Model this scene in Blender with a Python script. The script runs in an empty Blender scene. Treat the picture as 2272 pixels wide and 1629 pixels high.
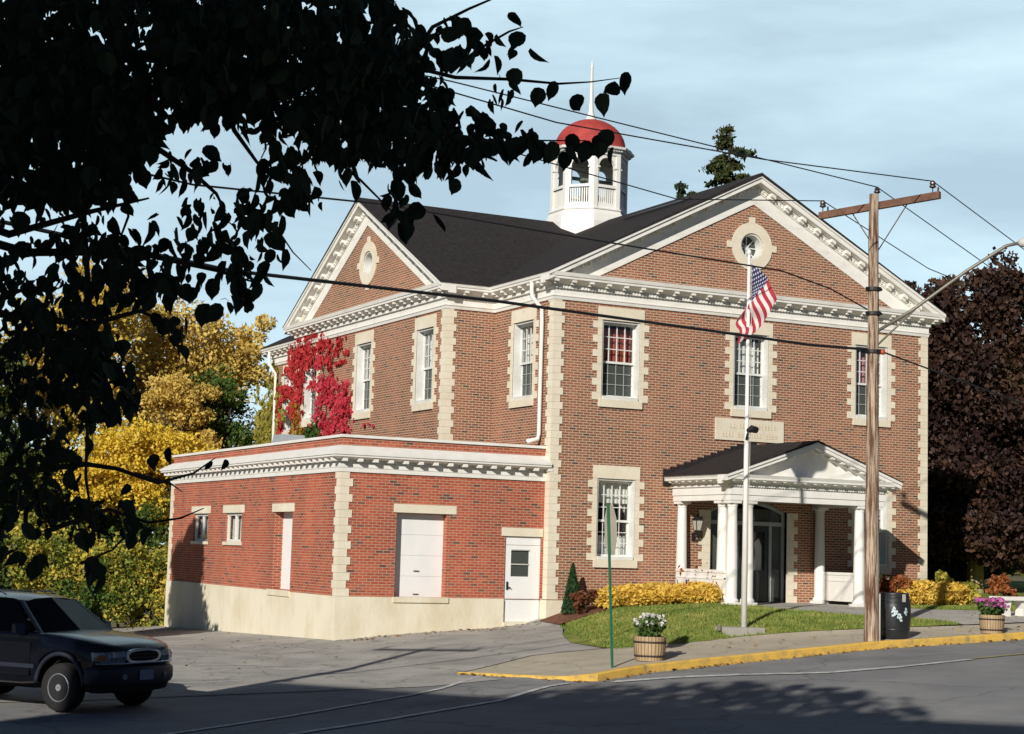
import bpy, bmesh, math, random
import numpy as np
from mathutils import Vector, Matrix
from mathutils.geometry import tessellate_polygon
random.seed(7); RNG = np.random.default_rng(11)
SC = bpy.context.scene; COL = SC.collection
R = math.radians

# ------------------------------------------------------------------ camera
CAMP = Vector((-21.049, -38.836, 2.158)); YAW, PITCH, ROLL, FPX = 0.4731, 0.1057, 0.0282, 3867.4
fwd = Vector((math.sin(YAW)*math.cos(PITCH), math.cos(YAW)*math.cos(PITCH), math.sin(PITCH)))
rt = Vector((math.cos(YAW), -math.sin(YAW), 0)); up = rt.cross(fwd)
rt2 = rt*math.cos(ROLL)+up*math.sin(ROLL); up2 = -rt*math.sin(ROLL)+up*math.cos(ROLL)
cam = bpy.data.objects.new('camera', bpy.data.cameras.new('camera')); COL.objects.link(cam)
cam.matrix_world = Matrix(((rt2.x, up2.x, -fwd.x, CAMP.x), (rt2.y, up2.y, -fwd.y, CAMP.y), (rt2.z, up2.z, -fwd.z, CAMP.z), (0, 0, 0, 1)))
cam.data.sensor_width = 36; cam.data.lens = FPX/2272*36; cam.data.clip_end = 3000; cam.data.clip_start = 0.2
SC.camera = cam
def to_px(P):
    d = Vector(P)-CAMP; z = d.dot(fwd)
    return (1136+FPX*d.dot(rt2)/z, 814.5-FPX*d.dot(up2)/z, z)

# ------------------------------------------------------------------ light
SUNV = Vector((-1.1, -1.0, 0.675)).normalized()
SEL = math.asin(SUNV.z); SROT = math.atan2(SUNV.x, SUNV.y)
W = bpy.data.worlds.new('World'); SC.world = W; W.use_nodes = True
nt = W.node_tree; nt.nodes.clear()
N = nt.nodes.new; L = nt.links.new
sky = N('ShaderNodeTexSky'); sky.sky_type = 'NISHITA'; sky.sun_disc = False
sky.sun_elevation = SEL; sky.sun_rotation = SROT % (2*math.pi); sky.air_density = 0.6; sky.dust_density = 0.0; sky.ozone_density = 2.0
tc = N('ShaderNodeTexCoord'); mp = N('ShaderNodeMapping'); mp.inputs['Scale'].default_value = (2.2, 2.2, 9.0); mp.inputs['Rotation'].default_value = (0.1, 0.25, 0.4)
L(tc.outputs['Generated'], mp.inputs['Vector'])
nz = N('ShaderNodeTexNoise'); nz.inputs['Scale'].default_value = 1.6; nz.inputs['Detail'].default_value = 6; nz.inputs['Roughness'].default_value = 0.55
L(mp.outputs['Vector'], nz.inputs['Vector'])
rp = N('ShaderNodeValToRGB'); rp.color_ramp.elements[0].position = 0.36; rp.color_ramp.elements[1].position = 0.72
rp.color_ramp.elements[0].color = (0.57, 0.57, 0.57, 1); rp.color_ramp.elements[1].color = (0.99, 0.99, 0.99, 1)
L(nz.outputs['Fac'], rp.inputs['Fac'])
dt = N('ShaderNodeVectorMath'); dt.operation = 'DOT_PRODUCT'; dt.inputs[1].default_value = (0.44, 0.89, 0.12); L(tc.outputs['Generated'], dt.inputs[0])
nm = N('ShaderNodeMapRange'); nm.interpolation_type = 'SMOOTHSTEP'; nm.inputs['From Min'].default_value = 0.70; nm.inputs['From Max'].default_value = 0.94; L(dt.outputs['Value'], nm.inputs['Value'])
ml = N('ShaderNodeMath'); ml.operation = 'MULTIPLY'; L(rp.outputs['Color'], ml.inputs[0]); L(nm.outputs['Result'], ml.inputs[1])
mx = N('ShaderNodeMixRGB'); mx.inputs['Color2'].default_value = (15.8, 20.8, 23.2, 1)
L(ml.outputs[0], mx.inputs['Fac']); L(sky.outputs['Color'], mx.inputs['Color1'])
bg = N('ShaderNodeBackground'); bg.inputs['Strength'].default_value = 0.05
L(mx.outputs['Color'], bg.inputs['Color'])
wo = N('ShaderNodeOutputWorld'); L(bg.outputs['Background'], wo.inputs['Surface'])
sl = bpy.data.lights.new('sun', 'SUN'); sl.energy = 5.0; sl.angle = R(0.5); sl.color = (1.0, 0.945, 0.86)
sun = bpy.data.objects.new('sun', sl); COL.objects.link(sun)
sun.rotation_euler = SUNV.to_track_quat('Z', 'Y').to_euler()
SC.view_settings.view_transform = 'Standard'; SC.view_settings.look = 'None'
SC.view_settings.exposure = -0.05; SC.view_settings.gamma = 1.0
SC.render.film_transparent = False
SC.cycles.use_denoising = True; SC.cycles.max_bounces = 6; SC.cycles.transparent_max_bounces = 12; SC.cycles.caustics_reflective = False; SC.cycles.caustics_refractive = False

# ------------------------------------------------------------------ materials
def srgb(r, g, b):
    f = lambda c: (c/255/12.92) if c/255 <= 0.04045 else ((c/255+0.055)/1.055)**2.4
    return (f(r), f(g), f(b))
MATS = {}
def newmat(name):
    m = bpy.data.materials.new(name); m.use_nodes = True; t = m.node_tree
    b = t.nodes['Principled BSDF']; MATS[name] = m
    return m, t, b
def pmat(name, c1, c2=None, scale=3.0, rough=0.7, bump=0.0, bscale=None, metal=0.0, detail=5, stretch=(1, 1, 1), lo=0.35, hi=0.65, coat=0.0, spec=0.5):
    m, t, b = newmat(name)
    c2 = c2 or tuple(x*0.82 for x in c1)
    n = t.nodes.new; l = t.links.new
    tcn = n('ShaderNodeTexCoord'); mpn = n('ShaderNodeMapping'); mpn.inputs['Scale'].default_value = stretch
    l(tcn.outputs['Object'], mpn.inputs['Vector'])
    nn = n('ShaderNodeTexNoise'); nn.inputs['Scale'].default_value = scale; nn.inputs['Detail'].default_value = detail; nn.inputs['Roughness'].default_value = 0.62
    l(mpn.outputs['Vector'], nn.inputs['Vector'])
    r = n('ShaderNodeValToRGB'); r.color_ramp.elements[0].position = lo; r.color_ramp.elements[1].position = hi
    r.color_ramp.elements[0].color = (*c1, 1); r.color_ramp.elements[1].color = (*c2, 1)
    l(nn.outputs['Fac'], r.inputs['Fac']); l(r.outputs['Color'], b.inputs['Base Color'])
    b.inputs['Roughness'].default_value = rough; b.inputs['Metallic'].default_value = metal
    b.inputs['Specular IOR Level'].default_value = spec
    if coat: b.inputs['Coat Weight'].default_value = coat; b.inputs['Coat Roughness'].default_value = 0.05
    if bump:
        n2 = n('ShaderNodeTexNoise'); n2.inputs['Scale'].default_value = bscale or scale*6; n2.inputs['Detail'].default_value = 4
        l(mpn.outputs['Vector'], n2.inputs['Vector'])
        bp = n('ShaderNodeBump'); bp.inputs['Strength'].default_value = bump; bp.inputs['Distance'].default_value = 0.03
        l(n2.outputs['Fac'], bp.inputs['Height']); l(bp.outputs['Normal'], b.inputs['Normal'])
    return m
def brickmat(name, cols, mortar, msize=0.0075, bw=0.205, rh=0.068):
    m, t, b = newmat(name); n = t.nodes.new; l = t.links.new
    uv = n('ShaderNodeUVMap'); uv.uv_map = 'UVMap'
    br = n('ShaderNodeTexBrick'); br.offset = 0.5
    br.inputs['Color1'].default_value = (0, 0, 0, 1); br.inputs['Color2'].default_value = (1, 1, 1, 1)
    br.inputs['Mortar'].default_value = (0.5, 0.5, 0.5, 1); br.inputs['Scale'].default_value = 1.0
    br.inputs['Mortar Size'].default_value = msize; br.inputs['Mortar Smooth'].default_value = 0.15
    br.inputs['Brick Width'].default_value = bw; br.inputs['Row Height'].default_value = rh
    l(uv.outputs['UV'], br.inputs['Vector'])
    r = n('ShaderNodeValToRGB'); r.color_ramp.interpolation = 'LINEAR'
    while len(r.color_ramp.elements) < len(cols): r.color_ramp.elements.new(0.5)
    for e, (p, c) in zip(r.color_ramp.elements, cols): e.position = p; e.color = (*c, 1)
    l(br.outputs['Color'], r.inputs['Fac'])
    nn = n('ShaderNodeTexNoise'); nn.inputs['Scale'].default_value = 0.7; nn.inputs['Detail'].default_value = 6
    tcn = n('ShaderNodeTexCoord'); mpn = n('ShaderNodeMapping'); mpn.inputs['Scale'].default_value = (1.6, 1.6, .45); l(tcn.outputs['Object'], mpn.inputs['Vector']); l(mpn.outputs['Vector'], nn.inputs['Vector'])
    mr = n('ShaderNodeMapRange'); mr.inputs['From Min'].default_value = 0.3; mr.inputs['From Max'].default_value = 0.7; mr.inputs['To Min'].default_value = 0.74; mr.inputs['To Max'].default_value = 1.2
    l(nn.outputs['Fac'], mr.inputs['Value'])
    mu = n('ShaderNodeMixRGB'); mu.blend_type = 'MULTIPLY'; mu.inputs['Fac'].default_value = 1
    l(r.outputs['Color'], mu.inputs['Color1']); l(mr.outputs['Result'], mu.inputs['Color2'])
    mo = n('ShaderNodeMixRGB'); mo.inputs['Color2'].default_value = (*mortar, 1)
    l(br.outputs['Fac'], mo.inputs['Fac']); l(mu.outputs['Color'], mo.inputs['Color1'])
    l(mo.outputs['Color'], b.inputs['Base Color']); b.inputs['Roughness'].default_value = 0.85
    bp = n('ShaderNodeBump'); bp.inputs['Strength'].default_value = 0.5; bp.inputs['Distance'].default_value = 0.008; bp.invert = True
    l(br.outputs['Fac'], bp.inputs['Height']); l(bp.outputs['Normal'], b.inputs['Normal'])
    return m
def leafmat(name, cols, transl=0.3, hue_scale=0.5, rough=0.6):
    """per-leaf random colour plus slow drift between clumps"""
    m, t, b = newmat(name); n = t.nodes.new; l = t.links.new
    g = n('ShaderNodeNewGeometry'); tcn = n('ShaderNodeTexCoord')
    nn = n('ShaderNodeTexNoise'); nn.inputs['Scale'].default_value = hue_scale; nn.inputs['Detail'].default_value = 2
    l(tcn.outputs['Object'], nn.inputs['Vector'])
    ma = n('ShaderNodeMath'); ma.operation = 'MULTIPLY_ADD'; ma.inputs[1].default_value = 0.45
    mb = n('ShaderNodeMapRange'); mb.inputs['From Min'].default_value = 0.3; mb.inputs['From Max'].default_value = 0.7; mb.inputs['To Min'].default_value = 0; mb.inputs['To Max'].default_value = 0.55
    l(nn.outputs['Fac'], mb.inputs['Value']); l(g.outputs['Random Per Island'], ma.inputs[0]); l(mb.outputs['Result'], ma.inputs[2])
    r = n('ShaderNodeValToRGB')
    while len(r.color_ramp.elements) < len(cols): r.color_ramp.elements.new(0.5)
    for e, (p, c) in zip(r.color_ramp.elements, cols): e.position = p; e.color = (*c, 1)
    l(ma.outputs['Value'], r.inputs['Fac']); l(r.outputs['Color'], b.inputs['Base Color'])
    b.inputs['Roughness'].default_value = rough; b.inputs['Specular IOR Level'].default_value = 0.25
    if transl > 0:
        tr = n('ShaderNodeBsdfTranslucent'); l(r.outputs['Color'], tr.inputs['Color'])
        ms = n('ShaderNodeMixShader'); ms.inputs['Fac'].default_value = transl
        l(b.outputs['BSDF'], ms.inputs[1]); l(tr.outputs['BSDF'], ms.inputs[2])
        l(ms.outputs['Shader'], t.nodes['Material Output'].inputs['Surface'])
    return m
def glassmat(name, tint=(0.96, 0.97, 0.97), refl=0.12, rough=0.02, dust=0.0, gz_=0.8):
    m, t, b = newmat(name); n = t.nodes.new; l = t.links.new
    tr = n('ShaderNodeBsdfTransparent'); tr.inputs['Color'].default_value = (*tint, 1)
    gl = n('ShaderNodeBsdfGlossy'); gl.inputs['Roughness'].default_value = rough
    fr = n('ShaderNodeLayerWeight'); fr.inputs['Blend'].default_value = 0.5; pw = n('ShaderNodeMath'); pw.operation = 'POWER'; pw.inputs[1].default_value = 4.0
    ad = n('ShaderNodeMath'); ad.operation = 'MULTIPLY_ADD'; ad.inputs[1].default_value = gz_; ad.inputs[2].default_value = refl*0.35
    l(fr.outputs['Facing'], pw.inputs[0]); l(pw.outputs[0], ad.inputs[0])
    ms = n('ShaderNodeMixShader'); l(ad.outputs[0], ms.inputs['Fac']); l(tr.outputs['BSDF'], ms.inputs[1]); l(gl.outputs['BSDF'], ms.inputs[2])
    if dust:
        df = n('ShaderNodeBsdfDiffuse'); df.inputs['Color'].default_value = (0.20, 0.22, 0.20, 1); m2 = n('ShaderNodeMixShader'); m2.inputs['Fac'].default_value = dust
        l(ms.outputs['Shader'], m2.inputs[1]); l(df.outputs['BSDF'], m2.inputs[2]); ms = m2
    l(ms.outputs['Shader'], t.nodes['Material Output'].inputs['Surface'])
    return m

brick_main = brickmat('brick_brown', [(0.0, (0.078, 0.05, 0.042)), (0.035, (0.13, 0.07, 0.055)), (0.09, (0.24, 0.080, 0.045)), (0.5, (0.285, 0.096, 0.052)), (0.88, (0.33, 0.120, 0.062)), (1.0, (0.21, 0.09, 0.058))], (0.49, 0.385, 0.265), 0.0105)
brick_red = brickmat('brick_red', [(0.0, (0.09, 0.05, 0.045)), (0.03, (0.16, 0.07, 0.05)), (0.08, (0.34, 0.066, 0.034)), (0.5, (0.40, 0.080, 0.040)), (0.9, (0.45, 0.105, 0.052)), (1.0, (0.25, 0.09, 0.06))], (0.46, 0.31, 0.21), 0.0075)
white = pmat('white_paint', (0.80, 0.79, 0.75), (0.70, 0.68, 0.61), 1.6, 0.55, 0.08, 12, stretch=(1.4, 1.4, .5), lo=.42, hi=.78, detail=8)
white_old = pmat('white_paint_weathered', (0.80, 0.785, 0.73), (0.64, 0.60, 0.52), 2.0, 0.6, 0.08, 10, stretch=(1, 1, 2.5), lo=0.5, hi=0.8)
stone = pmat('cream_stone', (0.76, 0.70, 0.56), (0.68, 0.61, 0.47), 2.2, 0.85, 0.15, 25)
found = pmat('cream_render', (0.75, 0.69, 0.54), (0.60, 0.52, 0.36), 0.9, 0.9, 0.25, 12, lo=0.45, hi=0.75, stretch=(1, 1, .6))
roofm = pmat('dark_shingle', (0.016, 0.014, 0.016), (0.042, 0.035, 0.034), 7.0, 0.95, 0.8, 30, spec=0.2, detail=9, lo=.3, hi=.72)
redm = pmat('red_dome_paint', (0.44, 0.066, 0.058), (0.31, 0.042, 0.038), 2.5, 0.75, .15, 10, spec=.25)
darkin = pmat('dark_interior', (0.03, 0.028, 0.026), (0.02, 0.02, 0.02), 1.0, 0.9)  # near-black colour stands in for the unlit rooms behind the windows
glass = glassmat('window_glass'); screen = glassmat('screened_glass', (0.6, 0.63, 0.62), 0.08, dust=0.28)
muntin_w = pmat('sash_paint', (0.78, 0.78, 0.74), None, 2, 0.45)
muntin_g = pmat('screen_frame', (0.36, 0.40, 0.38), None, 2, 0.5)
cur_red = pmat('red_curtain_cloth', (0.42, 0.10, 0.05), (0.30, 0.065, 0.05), 3, 0.9, stretch=(6, 6, .5))
cur_pink = pmat('mauve_curtain_cloth', (0.50, 0.24, 0.26), (0.36, 0.16, 0.20), 3, 0.9, stretch=(6, 6, .5))
cur_white = pmat('white_curtain_cloth', (0.80, 0.79, 0.73), (0.62, 0.62, 0.58), 3, 0.9, stretch=(6, 6, .5))
asphalt = pmat('road_asphalt', (0.195, 0.197, 0.203), (0.275, 0.273, 0.27), 0.55, 0.9, 0.35, 60, detail=9, spec=0.25)
lotm = pmat('lot_asphalt', (0.31, 0.30, 0.28), (0.46, 0.44, 0.40), 0.8, 0.92, 0.4, 40, detail=9, spec=0.2)
def weather(m, crack=0.5, cs=0.35, stain=0.55, ss=0.22, grit=90):
    t = m.node_tree; n = t.nodes.new; l = t.links.new; b = t.nodes['Principled BSDF']; src = b.inputs['Base Color'].links[0].from_socket
    c = n('ShaderNodeTexCoord'); d = n('ShaderNodeTexNoise'); d.inputs['Scale'].default_value = 1.3; d.inputs['Detail'].default_value = 4; l(c.outputs['Object'], d.inputs['Vector'])
    a = n('ShaderNodeMixRGB'); a.blend_type = 'ADD'; a.inputs['Fac'].default_value = 0.9; l(c.outputs['Object'], a.inputs['Color1']); l(d.outputs['Color'], a.inputs['Color2'])
    v = n('ShaderNodeTexVoronoi'); v.feature = 'DISTANCE_TO_EDGE'; v.inputs['Scale'].default_value = cs; l(a.outputs['Color'], v.inputs['Vector'])
    r = n('ShaderNodeMapRange'); r.inputs['From Min'].default_value = 0.0; r.inputs['From Max'].default_value = 0.012; r.inputs['To Min'].default_value = crack; r.inputs['To Max'].default_value = 0.0; l(v.outputs['Distance'], r.inputs['Value'])
    e = n('ShaderNodeTexNoise'); e.inputs['Scale'].default_value = ss; e.inputs['Detail'].default_value = 7; e.inputs['Roughness'].default_value = 0.7; l(c.outputs['Object'], e.inputs['Vector'])
    r2 = n('ShaderNodeMapRange'); r2.inputs['From Min'].default_value = 0.5; r2.inputs['From Max'].default_value = 0.75; r2.inputs['To Min'].default_value = 0; r2.inputs['To Max'].default_value = stain; l(e.outputs['Fac'], r2.inputs['Value'])
    g = n('ShaderNodeTexNoise'); g.inputs['Scale'].default_value = grit; g.inputs['Detail'].default_value = 3; l(c.outputs['Object'], g.inputs['Vector'])
    r3 = n('ShaderNodeMapRange'); r3.inputs['From Min'].default_value = 0.3; r3.inputs['From Max'].default_value = 0.7; r3.inputs['To Min'].default_value = 0.72; r3.inputs['To Max'].default_value = 1.28; l(g.outputs['Fac'], r3.inputs['Value'])
    m1 = n('ShaderNodeMixRGB'); m1.inputs['Color2'].default_value = (0.035, 0.034, 0.033, 1); l(r.outputs['Result'], m1.inputs['Fac']); l(src, m1.inputs['Color1'])
    m2 = n('ShaderNodeMixRGB'); m2.inputs['Color2'].default_value = (0.07, 0.067, 0.062, 1); l(r2.outputs['Result'], m2.inputs['Fac']); l(m1.outputs['Color'], m2.inputs['Color1'])
    m3 = n('ShaderNodeMixRGB'); m3.blend_type = 'MULTIPLY'; m3.inputs['Fac'].default_value = 1; l(m2.outputs['Color'], m3.inputs['Color1']); l(r3.outputs['Result'], m3.inputs['Color2'])
    l(m3.outputs['Color'], b.inputs['Base Color'])
weather(asphalt, .35, .22, .35, .15); weather(lotm, .45, .38, .5, .22)
concrete = pmat('sidewalk_concrete', (0.52, 0.46, 0.35), (0.42, 0.37, 0.28), 1.1, 0.9, 0.3, 50, detail=8)
concrete2 = pmat('walkway_concrete', (0.46, 0.44, 0.39), (0.37, 0.35, 0.31), 1.3, 0.9, 0.3, 50, detail=8)
weather(concrete, .35, .5, .25, .5, 120); weather(concrete2, .3, .5, .25, .5, 120)
yellowp = pmat('yellow_kerb_paint', (0.74, 0.46, 0.085), (0.36, 0.26, 0.11), 4.5, 0.8, 0.3, 30, lo=.48, hi=.74, detail=10)
whitep = pmat('road_line_paint', (0.62, 0.62, 0.60), (0.27, 0.27, 0.27), 5, 0.8, detail=9, lo=0.42, hi=0.66)
yellowl = pmat('yellow_line_paint', (0.42, 0.34, 0.12), (0.26, 0.22, 0.12), 4, 0.8, detail=8)
grassm = pmat('lawn_grass', (0.13, 0.20, 0.035), (0.33, 0.34, 0.085), 1.6, 0.95, 0.8, 70, detail=10, spec=0.1)
dirt = pmat('rough_ground', (0.10, 0.10, 0.035), (0.17, 0.13, 0.06), 0.8, 0.95, 0.6, 20)
mulch = pmat('mulch', (0.20, 0.075, 0.035), (0.10, 0.04, 0.022), 8, 0.95, 0.8, 50)
polewood = pmat('weathered_pole_wood', (0.52, 0.41, 0.30), (0.12, 0.055, 0.032), 2.6, 0.9, 0.9, 9, stretch=(7, 7, 0.45), lo=0.42, hi=0.58, detail=9)
armwood = pmat('crossarm_wood', (0.20, 0.10, 0.06), (0.10, 0.05, 0.035), 4.0, 0.85, 0.5, 20)
galv = pmat('galvanised_steel', (0.22, 0.20, 0.16), None, 4, 0.5, metal=0.3)
blackm = pmat('black_metal', (0.018, 0.016, 0.016), None, 4, 0.5)
wirem = pmat('black_cable', (0.012, 0.012, 0.016), None, 4, 0.6)
greenp = pmat('green_post_paint', (0.03, 0.17, 0.085), (0.025, 0.13, 0.07), 3, 0.55)
signback = pmat('bare_aluminium', (0.56, 0.50, 0.40), None, 3, 0.7)
barrelw = pmat('barrel_oak', (0.50, 0.37, 0.22), (0.36, 0.25, 0.14), 3.0, 0.85, 0.3, 15, stretch=(8, 8, .6))
hoop = pmat('barrel_hoop', (0.045, 0.032, 0.028), None, 4, 0.7)
bark = pmat('tree_bark', (0.065, 0.05, 0.038), (0.03, 0.024, 0.02), 5, 0.95, 0.8, 14, stretch=(1, 1, 0.3))
palebark = pmat('pale_bark', (0.42, 0.33, 0.17), (0.30, 0.23, 0.12), 5, 0.9, 0.5, 14, stretch=(1, 1, 0.3))

# ------------------------------------------------------------------ mesh building
class M:
    def __init__(s): s.v = []; s.f = []
    def add(s, vs, fs):
        o = len(s.v); s.v += [tuple(v) for v in vs]; s.f += [tuple(i+o for i in f) for f in fs]
    def box(s, x0, x1, y0, y1, z0, z1):
        s.add([(x0, y0, z0), (x1, y0, z0), (x1, y1, z0), (x0, y1, z0), (x0, y0, z1), (x1, y0, z1), (x1, y1, z1), (x0, y1, z1)],
              [(0, 3, 2, 1), (4, 5, 6, 7), (0, 1, 5, 4), (1, 2, 6, 5), (2, 3, 7, 6), (3, 0, 4, 7)])
    def hexa(s, p):   # 8 points: bottom 4, top 4
        s.add(p, [(0, 3, 2, 1), (4, 5, 6, 7), (0, 1, 5, 4), (1, 2, 6, 5), (2, 3, 7, 6), (3, 0, 4, 7)])
    def fbox(s, T, u0, u1, d0, d1, z0, z1):
        s.hexa([T(u0, d1, z0), T(u1, d1, z0), T(u1, d0, z0), T(u0, d0, z0), T(u0, d1, z1), T(u1, d1, z1), T(u1, d0, z1), T(u0, d0, z1)])
    def prism(s, poly, fn, a0, a1):   # polygon (p,q) extruded from a0 to a1; fn(p,q,a)->xyz
        n = len(poly)
        vs = [fn(p, q, a0) for p, q in poly]+[fn(p, q, a1) for p, q in poly]
        tri = tessellate_polygon([[Vector((p, q, 0)) for p, q in poly]])
        fs = [tuple(t) for t in tri]+[tuple(i+n for i in reversed(t)) for t in tri]
        fs += [(i, (i+1) % n, (i+1) % n+n, i+n) for i in range(n)]
        s.add(vs, fs)
    def plate(s, outer, holes, fn, d0, d1):   # polygon with holes, thickness d0..d1; fn(u,d,z)
        loops = [outer]+holes; flat = [p for lp in loops for p in lp]; n = len(flat)
        tri = tessellate_polygon([[Vector((p, q, 0)) for p, q in lp] for lp in loops])
        vs = [fn(u, d0, z) for u, z in flat]+[fn(u, d1, z) for u, z in flat]
        fs = [tuple(t) for t in tri]+[tuple(i+n for i in reversed(t)) for t in tri]
        o = 0
        for lp in loops:
            k = len(lp); fs += [(o+i, o+(i+1) % k, o+(i+1) % k+n, o+i+n) for i in range(k)]; o += k
        s.add(vs, fs)
    def tube(s, pts, rad, n=8, cap=True):
        pts = [Vector(p) for p in pts]; rads = rad if isinstance(rad, (list, tuple)) else [rad]*len(pts)
        o = len(s.v); ref = None
        for i, p in enumerate(pts):
            a = pts[max(i-1, 0)]; b = pts[min(i+1, len(pts)-1)]; d = (b-a)
            d = d.normalized() if d.length > 1e-9 else Vector((0, 0, 1))
            if ref is None: ref = d.orthogonal().normalized()
            ref = (ref-d*ref.dot(d)); ref = ref.normalized() if ref.length > 1e-6 else d.orthogonal().normalized()
            q = d.cross(ref)
            for k in range(n):
                t = 2*math.pi*k/n; s.v.append(tuple(p+ref*(math.cos(t)*rads[i])+q*(math.sin(t)*rads[i])))
        for i in range(len(pts)-1):
            for k in range(n): s.f.append((o+i*n+k, o+i*n+(k+1) % n, o+(i+1)*n+(k+1) % n, o+(i+1)*n+k))
        if cap:
            s.f.append(tuple(o+k for k in reversed(range(n)))); e = o+(len(pts)-1)*n; s.f.append(tuple(e+k for k in range(n)))
    def lathe(s, prof, c, n=24, rot=0.0, cap=True):   # prof [(r,z)]
        o = len(s.v)
        for r, z in prof:
            for k in range(n):
                t = rot+2*math.pi*k/n; s.v.append((c[0]+r*math.cos(t), c[1]+r*math.sin(t), c[2]+z))
        for i in range(len(prof)-1):
            for k in range(n): s.f.append((o+i*n+k, o+i*n+(k+1) % n, o+(i+1)*n+(k+1) % n, o+(i+1)*n+k))
        if cap:
            s.f.append(tuple(o+k for k in reversed(range(n)))); e = o+(len(prof)-1)*n; s.f.append(tuple(e+k for k in range(n)))
    def sweep(s, path, prof, closed=True):   # path 2D CCW, prof [(offset outward, z)] closed loop
        n = len(path); m = len(prof); o = len(s.v)
        for i in range(n):
            p = Vector(path[i]); a = Vector(path[i-1]) if (closed or i > 0) else None; b = Vector(path[(i+1) % n]) if (closed or i < n-1) else None
            n1 = None if a is None else Vector(((p-a).y, -(p-a).x)).normalized(); n2 = None if b is None else Vector(((b-p).y, -(b-p).x)).normalized()
            if n1 is None: mi = n2
            elif n2 is None: mi = n1
            else: mi = (n1+n2)/(1+n1.dot(n2))
            for d, z in prof: s.v.append((p.x+mi.x*d, p.y+mi.y*d, z))
        for i in range(n if closed else n-1):
            j = (i+1) % n
            for k in range(m): s.f.append((o+i*m+k, o+j*m+k, o+j*m+(k+1) % m, o+i*m+(k+1) % m))
        if not closed:
            s.f.append(tuple(o+k for k in range(m))); s.f.append(tuple(o+(n-1)*m+k for k in reversed(range(m))))
    def build(s, name, mat, parent=None, smooth=False):
        me = bpy.data.meshes.new(name); me.from_pydata(s.v, [], s.f); 
        bm = bmesh.new(); bm.from_mesh(me); bmesh.ops.recalc_face_normals(bm, faces=bm.faces); bm.to_mesh(me); bm.free()
        uvl = me.uv_layers.new(name='UVMap')
        nl = len(me.loops); co = np.empty(len(me.vertices)*3); me.vertices.foreach_get('co', co); co = co.reshape(-1, 3)
        vi = np.empty(nl, dtype=np.int32); me.loops.foreach_get('vertex_index', vi)
        nor = np.empty(len(me.polygons)*3); me.polygons.foreach_get('normal', nor); nor = nor.reshape(-1, 3)
        tot = np.empty(len(me.polygons), dtype=np.int32); me.polygons.foreach_get('loop_total', tot)
        ln = np.repeat(nor, tot, axis=0); P = co[vi]; a = np.abs(ln)
        u = np.where((a[:, 0] > a[:, 1]), P[:, 1], P[:, 0]); v = P[:, 2].copy()
        flat = a[:, 2] > 0.8; u = np.where(flat, P[:, 0], u); v = np.where(flat, P[:, 1], v)
        uvl.data.foreach_set('uv', np.stack([u, v], 1).ravel())
        me.materials.append(mat)
        if smooth: me.shade_smooth()
        o = bpy.data.objects.new(name, me); COL.objects.link(o)
        if parent: o.parent = parent
        return o
def tag(o, label, cat, group=None):
    o['label'] = label; o['category'] = cat
    if group: o['group'] = group
    return o
def thing(name, label, cat, group=None):
    o = bpy.data.objects.new(name, None); COL.objects.link(o); o.empty_display_size = 0.3
    return tag(o, label, cat, group)
def rebase(root, loc):
    """put the Empty at the thing's base, parts keep their world place"""
    root.location = loc
    for ch in root.children: ch.location = Vector(ch.location)-Vector(loc)
def structure(o, kind='structure'): o['kind'] = kind; return o
def grid_quads(name, V, mat, parent=None, smooth=False, uv=None):
    """V: (N,4,3) array of separate quads"""
    n = len(V); me = bpy.data.meshes.new(name)
    me.vertices.add(n*4); me.vertices.foreach_set('co', V.reshape(-1).astype(np.float32))
    me.loops.add(n*4); me.loops.foreach_set('vertex_index', np.arange(n*4, dtype=np.int32))
    me.polygons.add(n); me.polygons.foreach_set('loop_start', np.arange(0, n*4, 4, dtype=np.int32))
    me.update(calc_edges=True); me.materials.append(mat)
    o = bpy.data.objects.new(name, me); COL.objects.link(o)
    if parent: o.parent = parent
    return o
def leaf_quads(P, size, flat=None, hang=0.0, aspect=1.5, var=0.35):
    """random leaf-shaped quads (diamond) at points P; flat: preferred normal"""
    n = len(P); P = np.asarray(P)
    nrm = RNG.normal(size=(n, 3))
    if flat is not None: nrm = nrm*0.55+np.asarray(flat)
    nrm /= np.linalg.norm(nrm, axis=1)[:, None]+1e-9
    t = RNG.normal(size=(n, 3)); t[:, 2] -= hang
    t -= nrm*(t*nrm).sum(1)[:, None]; t /= np.linalg.norm(t, axis=1)[:, None]+1e-9
    b = np.cross(nrm, t); s = size*(1+var*RNG.normal(size=n)).clip(0.4, 1.9)
    s = s[:, None]
    return np.stack([P-t*s*0.5*aspect, P+b*s*0.5, P+t*s*0.5*aspect, P-b*s*0.5], 1)

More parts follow.
